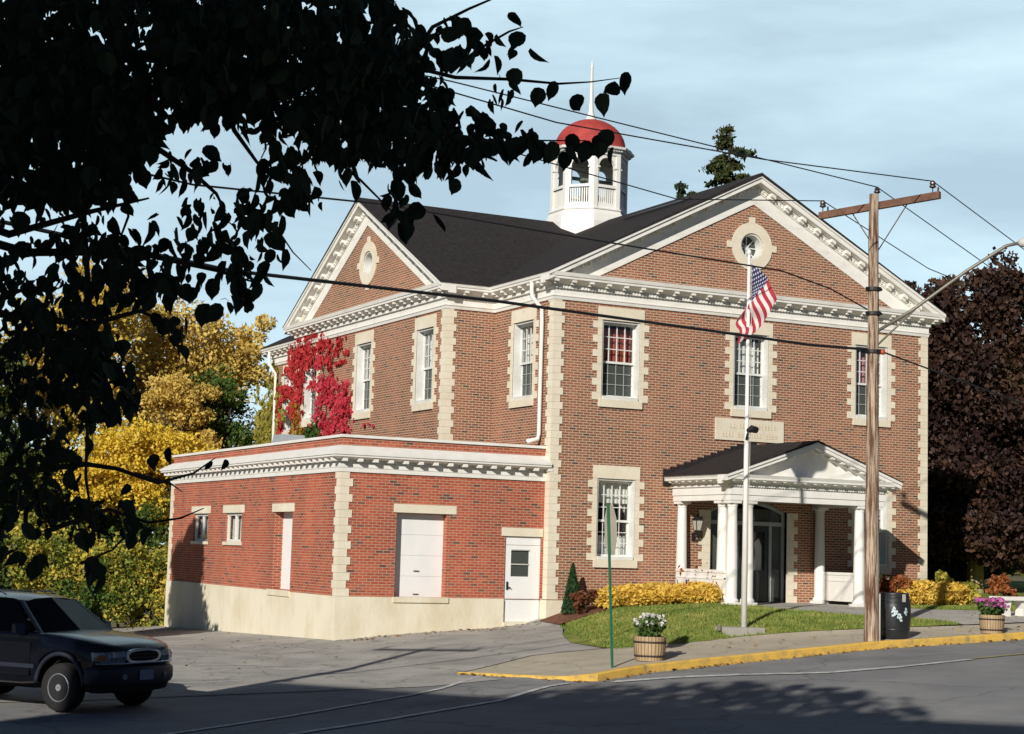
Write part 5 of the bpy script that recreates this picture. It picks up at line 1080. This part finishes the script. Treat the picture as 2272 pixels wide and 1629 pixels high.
# ================================================================== dark SUV
def suv():
    Xc, Yc = -14.2, -11.85; Zc = gzz(Xc, Yc); ang = math.atan2(-.83, .56)
    car = thing('parked_car', 'dark blue SUV cut off by the left frame edge in the shaded lot', 'car')
    car.location = (Xc, Yc, Zc); car.rotation_euler = (0, 0, ang)
    paint = pmat('dark_blue_paint', (0.0015, 0.0025, 0.0065), None, 2, .25, coat=.28, spec=.2); trim = pmat('grey_bumper_plastic', (0.009, 0.013, 0.026), None, 3, .55)
    rub = pmat('tyre_rubber', (.010, .010, .011), None, 5, .85); chrome = pmat('chrome', (.70, .76, .82), None, 5, .22, metal=.7); lens = pmat('lamp_lens', (.30, .33, .37), (.06, .07, .09), 12, .12, coat=.6)
    cgl = glassmat('car_glass', (.14, .22, .20), .06, gz_=.3); blk = pmat('underbody_black', (.004, .004, .004), None, 3, .9)
    def loft(m, rings):
        o = len(m.v); n = len(rings[0])
        for r in rings: m.v += r
        for i in range(len(rings)-1):
            for k in range(n): m.f.append((o+i*n+k, o+i*n+(k+1) % n, o+(i+1)*n+(k+1) % n, o+(i+1)*n+k))
        m.f.append(tuple(o+k for k in range(n))); m.f.append(tuple(o+(len(rings)-1)*n+k for k in reversed(range(n))))
    def ring(x, zb, zt, wb, wm, wt, cr=.03):
        h = [(wb*.93, zb), (wb, zb+.03), (wm-.005, max(zb+.06, .62)), (wm, max(zb+.08, .80)), (wm-.015, zt-.14), (wt+.03, zt-.05), (wt-.03, zt-.005), (wt*.62, zt+cr*.45)]
        return [(x, -y, z) for y, z in h]+[(x, 0, zt+cr)]+[(x, y, z) for y, z in reversed(h)]
    def arch(x0):
        return [(x0+.47, .40), (x0+.46, .56), (x0+.40, .70), (x0+.28, .80), (x0+.12, .845), (x0, .85), (x0-.12, .845), (x0-.28, .80), (x0-.40, .70), (x0-.46, .56), (x0-.47, .40)]
    def top(x): return float(np.interp(x, [-3.92, -3.8, -.5, -.1, .35, .62, .74, .80], [1.06, 1.13, 1.15, 1.125, 1.075, 1.02, .985, .93]))
    def hw(x): return float(np.interp(x, [-3.92, -3.8, -3.3, -.5, .35, .56, .68, .75, .80], [.76, .84, .885, .892, .885, .865, .82, .74, .62]))
    st_ = [(.80, .56), (.75, .50), (.68, .46), (.56, .43)]+arch(0)+[(-.8, .37), (-1.6, .37), (-2.3, .37)]+arch(-2.83)+[(-3.4, .42), (-3.8, .47), (-3.92, .56)]
    b = M(); loft(b, [ring(x, zb, top(x), hw(x)-.04, hw(x), hw(x)-(.075 if x > -.4 else .045), .035 if x > -.45 else 0) for x, zb in st_])
    body = b.build('body', paint, car, True); es = body.modifiers.new('edge', 'EDGE_SPLIT'); es.split_angle = R(40)
    u = M(); u.box(-3.75, .66, -.62, .62, .30, .86); u.build('underbody', blk, car)
    zt, zbt = 1.665, 1.14
    g = M()
    loft(g, [[(x, -w*.97, z), (x, -w*.6, z+.045), (x, 0, z+.06), (x, w*.6, z+.045), (x, w*.97, z), (x, w*.5, z-.05), (x, -w*.5, z-.05)] for x, w, z in ((-1.08, .58, zt-.075), (-1.28, .62, zt-.03), (-2.4, .63, zt), (-3.5, .615, zt-.035), (-3.66, .58, zt-.09))])
    def pillar(p, q, wd): # flat body-colour post between two points, wd along the car
        (x0, y0, z0), (x1, y1, z1) = p, q; s = 1 if y0 > 0 else -1
        g.hexa([(x0-wd, y0, z0), (x0+wd, y0, z0), (x0+wd, y0-s*.05, z0), (x0-wd, y0-s*.05, z0), (x1-wd, y1, z1), (x1+wd, y1, z1), (x1+wd, y1-s*.05, z1), (x1-wd, y1-s*.05, z1)])
    for s in (-1, 1):
        pillar((-.47, s*.81, zbt-.03), (-1.14, s*.605, zt-.05), .035); pillar((-1.68, s*.84, zbt-.03), (-1.72, s*.635, zt-.03), .045); pillar((-2.64, s*.84, zbt-.03), (-2.66, s*.63, zt-.03), .05); pillar((-3.80, s*.82, zbt-.03), (-3.56, s*.60, zt-.06), .09)
    g.build('roof', paint, car, True).modifiers.new('edge', 'EDGE_SPLIT').split_angle = R(35)
    m = M(); q = [(-.47, -.78, zbt-.01), (-.40, 0, zbt+.01), (-.47, .78, zbt-.01), (-1.10, .585, zt-.06), (-1.07, 0, zt-.02), (-1.10, -.585, zt-.06)]; m.add(q+[(x-.012, y, z-.006) for x, y, z in q], [(0, 1, 4, 5), (1, 2, 3, 4), (11, 10, 7, 6), (10, 9, 8, 7)]); m.build('windscreen', cgl, car)
    m = M(); m.hexa([(-3.87, -.77, zbt), (-3.87, .77, zbt), (-3.86, .77, zbt), (-3.86, -.77, zbt), (-3.60, -.57, zt-.08), (-3.60, .57, zt-.08), (-3.59, .57, zt-.08), (-3.59, -.57, zt-.08)]); m.build('rear_window', cgl, car)
    for s in (-1, 1):
        for xa, xb, xc, xd in ((-.62, -1.64, -1.70, -1.20), (-1.72, -2.60, -2.62, -1.76), (-2.68, -3.74, -3.50, -2.70)):
            m = M(); m.hexa([(xa, s*.825, zbt-.02), (xb, s*.828, zbt-.02), (xb, s*.815, zbt-.02), (xa, s*.812, zbt-.02), (xd, s*.618, zt-.05), (xc, s*.622, zt-.05), (xc, s*.61, zt-.05), (xd, s*.606, zt-.05)]); m.build('side_window', cgl, car)
    sx_ = M(); sx_.box(-3.6, -.75, -.60, .60, .86, 1.06)
    for x, y in ((-1.55, -.38), (-1.55, .38), (-2.5, -.38), (-2.5, .38)): sx_.hexa([(x-.1, y-.24, .95), (x+.06, y-.24, .95), (x+.06, y+.24, .95), (x-.1, y+.24, .95), (x-.24, y-.2, 1.50), (x-.14, y-.2, 1.50), (x-.14, y+.2, 1.50), (x-.24, y+.2, 1.50)])
    sx_.tube([(-.90, .20, 1.12), (-1.0, .25, 1.25), (-1.0, .51, 1.25), (-.90, .56, 1.12)], .016, 6); sx_.box(-.80, -.52, -.72, .72, 1.06, 1.125); sx_.build('cabin', blk, car)
    for s in (-1, 1):
        m = M(); y0, y1 = s*.90, s*1.06; m.hexa([(-.84, y0, 1.12), (-.70, y0, 1.12), (-.74, y1, 1.14), (-.83, y1, 1.14), (-.84, y0, 1.28), (-.74, y0, 1.28), (-.77, y1, 1.27), (-.83, y1, 1.27)]); m.tube([(-.76, s*.82, 1.14), (-.77, s*.92, 1.18)], .03, 6); m.build('mirror', paint, car)
        m = M(); m.tube([(-1.5, s*.54, zt+.02), (-1.6, s*.545, zt+.055), (-3.2, s*.54, zt+.04), (-3.3, s*.53, zt)], .013, 6); m.build('roof_rail', trim, car, True)
    # front lamps follow the rounded nose
    xf = lambda y: float(np.interp(abs(y), [0, .40, .62, .74, .82, .865], [.845, .838, .812, .762, .69, .58]))
    for s in (-1, 1):
        m = M(); n = 14; F_, B_ = [], []
        for i in range(n+1):
            y = .37+(.855-.37)*i/n; f = i/n; zl = .755+.02*max(0, f-.7)/.3+(.05*(1-f/.12) if f < .12 else 0); zh = .925-.02*f-(.05*(1-f/.12) if f < .12 else 0)
            m.v += [(xf(y)+.012, s*y, zl), (xf(y)+.02, s*y, (zl+zh)/2), (xf(y)+.004, s*y, zh), (xf(y)-.06, s*y*.985, zh), (xf(y)-.06, s*y*.985, zl)]
        for i in range(n):
            for k in range(5): m.f.append((i*5+k, (i+1)*5+k, (i+1)*5+(k+1) % 5, i*5+(k+1) % 5))
        m.f += [tuple(range(5)), tuple(n*5+k for k in range(5))]
        hl = m.build('headlight', lens, car)
        m = M(); n = 5
        for i in range(n+1):
            y = .755+.08*i/n; m.v += [(xf(y)+.024, s*y, .785), (xf(y)+.024, s*y, .87)]
        m.f = [(2*i, 2*i+2, 2*i+3, 2*i+1) for i in range(n)]; m.build('indicator', pmat('amber_lens', (.30, .07, .015), None, 4, .25) if 'amber_lens' not in MATS else MATS['amber_lens'], hl)
    el = lambda ry, rz, n=28, p=2.8: [(ry*abs(math.cos(t))**(2/p)*(1 if math.cos(t) > 0 else -1), .845+rz*abs(math.sin(t))**(2/p)*(1 if math.sin(t) > 0 else -1)) for t in [2*math.pi*i/n for i in range(n)]]
    m = M(); m.plate(el(.39, .112), [el(.335, .076)], lambda u, d, z: (xf(u)+d, u, z), -.06, .022); m.tube([(xf(y)+.015, y, .742) for y in (-.84, -.74, -.6, -.4, 0, .4, .6, .74, .84)], .012, 6); gr = m.build('grille', chrome, car)
    m = M(); m.plate(el(.34, .085), [], lambda u, d, z: (.80+d, u, z), 0, .045); m.build('grille_mesh', blk, gr)
    m = M()
    for z in (.82, .87): m.box(.843, .862, -.325, .325, z-.007, z+.007)
    m.build('grille_bar', trim, gr)
    m = M(); path = [(.50, -.905), (.60, -.905), (.74, -.84), (.85, -.66), (.91, -.36), (.925, 0), (.91, .36), (.85, .66), (.74, .84), (.60, .905), (.50, .905)]
    m.sweep(path, [(-.12, .43), (-.03, .43), (0, .49), (.0, .60), (-.012, .655), (-.05, .69), (-.12, .69)], closed=False); bp = m.build('bumper', trim, car, True); bp.modifiers.new('edge', 'EDGE_SPLIT').split_angle = R(32)
    m = M(); m.sweep([(x*.96, y*.95) for x, y in path], [(-.14, .30), (-.04, .33), (-.01, .43), (-.14, .43)], closed=False); m.build('valance', blk, car)
    m = M(); m.box(.926, .934, -.155, .155, .49, .64); pl = m.build('licence_plate', pmat('plate_paint', (.22, .26, .38), (.16, .19, .30), 30, .5), car)
    for s in (-1, 1): m = M(); m.lathe([(.001, .02), (.045, .018), (.05, -.03)], (0, 0, 0), 14); m.v = [(.893+z, s*.45+x, .545+y) for x, y, z in m.v]; m.build('fog_lamp', lens, car)
    for x, s in ((0, -1), (0, 1), (-2.83, -1), (-2.83, 1)):
        w = M(); pr = [(.205, -.11), (.30, -.118), (.345, -.105), (.362, -.06), (.362, .06), (.345, .105), (.30, .118), (.205, .11)]
        w.lathe(pr, (0, 0, 0), 36); w.v = [(x+a, s*(.775+c), .36+bb) for a, bb, c in w.v]; wh = w.build('wheel', rub, car, True)
        r = M(); r.lathe([(.19, .06), (.196, .08), (.210, .116), (.200, .120), (.19, .10)], (0, 0, 0), 30, cap=False); r.lathe([(.01, .12), (.05, .118), (.06, .09), (.06, .02)], (0, 0, 0), 14, cap=False); hd = M(); hd.lathe([(.20, .03), (.01, .02)], (0, 0, 0), 24, cap=False); hd.v = [(x+a, s*(.775+c), .36+bb) for a, bb, c in [(p_[0], p_[1], p_[2]) for p_ in hd.v]]; hd.build('dark_dish', blk, wh)  # black dish puts the shade between the spokes into its colour
        for k in range(5): a = 2*math.pi*k/5+.3; d = Vector((math.cos(a), math.sin(a))); n2 = Vector((-d.y, d.x))*.05; r.hexa([(d.x*.04-n2.x, d.y*.04-n2.y, .03), (d.x*.04+n2.x, d.y*.04+n2.y, .03), (d.x*.2+n2.x*1.3, d.y*.2+n2.y*1.3, .07), (d.x*.2-n2.x*1.3, d.y*.2-n2.y*1.3, .07), (d.x*.04-n2.x, d.y*.04-n2.y, .085), (d.x*.04+n2.x, d.y*.04+n2.y, .085), (d.x*.2+n2.x, d.y*.2+n2.y, .11), (d.x*.2-n2.x, d.y*.2-n2.y, .11)])
        r.v = [(x+a, s*(.775+c), .36+bb) for a, bb, c in r.v]; r.build('rim', MATS.get('alloy') or pmat('alloy', (.42, .46, .52), None, 4, .3, metal=.5), wh)
        q2 = M(); q2.tube([(x+.475*math.cos(t), s*(.885-.02*abs(math.cos(t))), .385+.475*math.sin(t)) for t in [R(2)+R(176)*i/18 for i in range(19)]], .036, 8); q2.build('arch_flare', trim, car, True)
    for s in (-1, 1):
        for xa, xb in ((-.60, -1.66), (-1.72, -2.34)):
            m = M(); m.prism([(xa, .50), (xb, .50), (xb, 1.0), (xa, 1.0)], lambda p, q, a: (p, s*(.887+a), q), .0, .008); d = m.build('door', paint, car); h = M(); h.box(xb+.06, xb+.22, *sorted((s*.897, s*.918)), .93, .965); h.build('handle', trim, d)
        m = M(); m.box(-2.32, -.5, *sorted((s*.889, s*.908)), .62, .68); m.build('side_moulding', trim, car)
    return car
suv()

# ================================================================== house beside the camera that shades the street (outside the frame)
def house(A, dr, Lh, hwid, zr, sl_, label):
    A = Vector(A); dr = Vector(dr).normalized(); dp = Vector((-dr.y, dr.x))
    t = thing('house', label, 'house', 'houses outside the frame')
    z0 = -.9; P = lambda a, b, z: (A.x+dr.x*a+dp.x*b, A.y+dr.y*a+dp.y*b, z); ze = zr-sl_*hwid; cb = MATS.get('grey_clapboard') or pmat('grey_clapboard', (.30, .30, .28), None, 2, .8)
    m = M(); m.prism([(-hwid+.4, z0), (hwid-.4, z0), (hwid-.4, ze+.2), (0, zr-.2), (-hwid+.4, ze+.2)], lambda p, q, a: P(a, p, q), .4, Lh-.4); m.build('wall', cb, t)
    m = M(); m.prism([(-hwid, ze), (0, zr), (hwid, ze), (hwid, ze-.15), (0, zr-.2), (-hwid, ze-.15)], lambda p, q, a: P(a, p, q), 0, Lh); m.build('roof', roofm, t)
    for f in (1.6, 4.6, 7.6):
        if f+1.6 > ze: continue
        for a in (3, 7, 11, 14.5):
            for sd in (-1, 1):
                m = M(); q = [P(a-.5, sd*(hwid-.38), f), P(a+.5, sd*(hwid-.38), f), P(a+.5, sd*(hwid-.5), f), P(a-.5, sd*(hwid-.5), f)]; q2 = [(x, y, z+1.5) for x, y, z in q]; m.hexa(q+q2); m.build('window', screen, t)
    rebase(t, P(0, 0, z0))
house((-34.5, -30.8), (.52, -.854), 17, 6.0, 14.65, .80, 'three-storey gabled clapboard house outside the frame, left of the viewpoint')
house((-13, -46), (1, 0.05), 17, 6.0, 12.5, .7, 'clapboard house added outside the frame behind the viewpoint to block skylight')  # unseen house added to keep skylight off the shaded street
house((8, -38), (1, 0.1), 17, 6.0, 12.5, .7, 'clapboard house added outside the frame across the street to the right to block skylight')  # also added out of view, to deepen the street shadows

# ================================================================== foreground tree with dark hanging leaves
def unproj(px, py, dep):
    return CAMP+(fwd+rt2*((px-1136)/FPX)-up2*((py-814.5)/FPX))*dep
def fore_tree():
    base = Vector((-25.3, -33.6, -.4)); t = thing('foreground_tree', 'near shaded tree whose dark broad leaves hang over the upper left of the view', 'tree')
    BL = [(250, 110, 370, 170, 1900), (140, 290, 210, 150, 1100), (650, 100, 300, 150, 1350), (820, 230, 190, 120, 560), (950, 300, 170, 75, 250), (1130, 300, 70, 38, 26), (560, 235, 120, 50, 60), (885, 425, 28, 60, 18), (700, 290, 110, 50, 60), (760, 370, 30, 45, 6),
          (1000, 90, 45, 70, 22), (1085, 110, 70, 40, 18), (1110, 190, 30, 45, 9), (400, 370, 55, 38, 22), (640, 385, 70, 65, 60), (520, 455, 120, 40, 48), (460, 350, 60, 28, 12), (590, 480, 50, 40, 14), (690, 430, 30, 40, 9),
          (120, 430, 170, 70, 105), (330, 520, 210, 50, 80), (560, 560, 70, 55, 26), (490, 630, 80, 55, 22), (140, 600, 190, 90, 200), (330, 610, 120, 60, 74), (110, 760, 140, 110, 240), (240, 850, 65, 65, 62), (380, 730, 36, 48, 13),
          (90, 930, 120, 90, 110), (190, 800, 110, 80, 110), (100, 1060, 110, 90, 62), (60, 1180, 80, 70, 24), (215, 1150, 55, 45, 13), (285, 1095, 20, 42, 4), (300, 1165, 45, 26, 8), (190, 1250, 36, 26, 6), (330, 1000, 60, 18, 3), (545, 650, 40, 20, 4)]
    C_, NR = [], []
    for cx, cy, rx, ry, n in BL:
        k = 0
        while k < n:
            a, b = random.uniform(-1, 1), random.uniform(-1, 1)
            if a*a+b*b > 1: continue
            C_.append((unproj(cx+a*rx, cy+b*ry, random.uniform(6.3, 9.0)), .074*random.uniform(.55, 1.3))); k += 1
    # hand-laid end twigs reaching over the cupola
    ends = [(1140, 175), (1196, 192), (1232, 178), (1268, 212), (1345, 205), (1372, 185), (1385, 158), (1205, 310), (1232, 312), (1262, 296), (1300, 318), (1330, 312), (1362, 325), (1350, 285), (1270, 325), (1170, 340), (1190, 292), (1160, 70), (1175, 105), (1135, 25), (470, 1022), (500, 1018), (1070, 70), (1150, 150), (880, 470), (940, 455), (960, 475), (575, 625), (530, 630), (1015, 395), (890, 490), (875, 395)]
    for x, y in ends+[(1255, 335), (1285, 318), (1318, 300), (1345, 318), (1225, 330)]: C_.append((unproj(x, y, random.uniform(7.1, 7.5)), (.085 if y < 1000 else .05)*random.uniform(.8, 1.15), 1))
    # upper crown outside the frame: it throws the rounded shadow on the road
    up_ = []
    while len(up_) < 4200:
        d = RNG.normal(size=3); d /= np.linalg.norm(d); p = Vector((-25.2+d[0]*4.6, -33.2+d[1]*4.6, 9.2+d[2]*3.9*(1 if d[2] > 0 else .7)))*1.0; p = Vector((-25.2, -33.2, 9.2)).lerp(p, random.random()**.35)
        x, y, z = to_px(p)
        if z > .2 and -60 < x < 2330 and -60 < y < 1700: continue
        up_.append((p, random.uniform(.28, .42)))
    out = [(0, 0), (.28, .10), (.44, .34), (.46, .56), (.34, .80), (.12, .98), (0, 1.14)]
    V, F = [], []
    for (p, s, *fl_) in C_+up_:
        yaw = random.uniform(0, 6.28) if not fl_ else -YAW+random.gauss(0, .55); tilt = random.gauss(0, .42); roll_ = random.gauss(0, .5); fold = random.uniform(.1, .9)
        Mx = Matrix.Rotation(yaw, 3, 'Z') @ Matrix.Rotation(tilt, 3, 'X') @ Matrix.Rotation(roll_, 3, 'Y'); o = len(V); curl = random.uniform(-.35, .35); nar = random.choice((1, 1, .9, .75, .5, .3)) if not fl_ else random.uniform(.75, 1.05); fold = fold if not fl_ else fold*.5; wv = random.uniform(-.12, .12)
        def q(x, y): v = Mx @ Vector((x*nar*math.cos(fold*.9)+wv*math.sin(y*4), abs(x)*math.sin(fold*.9)+curl*y*y*.6, -y)); return tuple(p+v*s)
        mid = [(0, 0), (0, .34), (0, .66), (0, 1.14)]
        L1 = [(-x, y) for x, y in out[1:-1]]; R1 = out[1:-1]
        pts = [(0, .04)]+R1+[(0, 1.14)]+L1[::-1]+[(0, .5)]; V += [q(x, y) for x, y in pts]; c_ = o+len(pts)-1; nR = len(R1)
        F.append((o, *[o+1+i for i in range(nR)], o+1+nR, c_)); F.append((c_, o+1+nR, *[o+2+nR+i for i in range(nR)], o))
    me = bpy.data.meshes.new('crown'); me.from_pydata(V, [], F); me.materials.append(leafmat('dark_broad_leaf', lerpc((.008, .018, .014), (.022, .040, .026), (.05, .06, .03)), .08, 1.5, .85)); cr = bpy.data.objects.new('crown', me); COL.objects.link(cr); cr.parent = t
    m = M(); m.tube([base, base+Vector((.1, .1, 2.2)), base+Vector((.2, .0, 5)), base+Vector((.2, .3, 8)), base+Vector((0, .5, 12))], [.36, .30, .26, .2, .08], 12); m.build('trunk', bark, t, True)
    tw = M(); D7 = 7.6
    def limb(pp, r0, r1, dep=7.4, root=None):
        q = [unproj(x, y, dep+.15*math.sin(i*1.3)) for i, (x, y) in enumerate(pp)]
        if root is not None: q = [Vector(root)]+q
        tw.tube(q, [r0+(r1-r0)*i/(len(q)-1) for i in range(len(q))], 6)
    R1_ = base+Vector((.15, .05, 4.3)); R2_ = base+Vector((.2, .1, 5.6)); R3_ = base+Vector((.1, .1, 2.6))
    limb([(-250, 120), (150, 120), (500, 130), (800, 200), (1000, 300), (1120, 318)], .04, .006, 7.3, R2_); limb([(1120, 318), (1180, 312), (1235, 312), (1300, 312)], .006, .002, 7.3)
    limb([(-200, -120), (400, 10), (800, 120)], .035, .012, 7.3, R2_); limb([(800, 120), (1010, 172), (1130, 176), (1240, 186), (1310, 182), (1385, 172)], .010, .0015, 7.3)
    limb([(900, 150), (960, 60), (1040, 20), (1110, -10)], .012, .004, 7.3); limb([(1000, 160), (1060, 110), (1130, 70), (1160, 60)], .01, .002, 7.3)
    limb([(-260, 420), (20, 520), (200, 470), (330, 440)], .03, .004, 7.2, R1_); limb([(-260, 470), (60, 560), (300, 560), (480, 600), (575, 630)], .028, .003, 7.2, R1_)
    limb([(-260, 640), (20, 700), (200, 720), (310, 690), (380, 720)], .026, .004, 7.2, R1_)
    limb([(-220, 1020), (60, 1045), (190, 1030), (260, 1040), (350, 1072), (430, 1050), (478, 1016)], .02, .002, 7.2, R3_); limb([(300, 1050), (380, 1074), (405, 1092)], .006, .002, 7.2)
    limb([(100, 1180), (240, 1130), (330, 1160), (400, 1150), (452, 1128)], .012, .002, 7.2); limb([(180, 1250), (250, 1220), (300, 1165)], .008, .002, 7.2)
    limb([(300, 260), (350, 330), (430, 385), (480, 430), (500, 470)], .016, .004, 7.2); limb([(480, 180), (520, 290), (570, 360), (640, 400)], .014, .004, 7.4); limb([(580, 250), (590, 330), (580, 350)], .006, .003, 7.4)
    limb([(700, 290), (735, 345), (800, 400), (880, 480)], .012, .003, 7.3); limb([(185, 480), (200, 700), (196, 900), (190, 1060), (212, 1200)], .014, .004, 7.6); limb([(270, 420), (285, 480), (255, 560), (270, 660)], .008, .003, 7.4)
    limb([(560, 470), (610, 500), (650, 560), (690, 600)], .006, .002, 7.4)
    tw.build('branch', bark, t, True); rebase(t, base)
fore_tree()
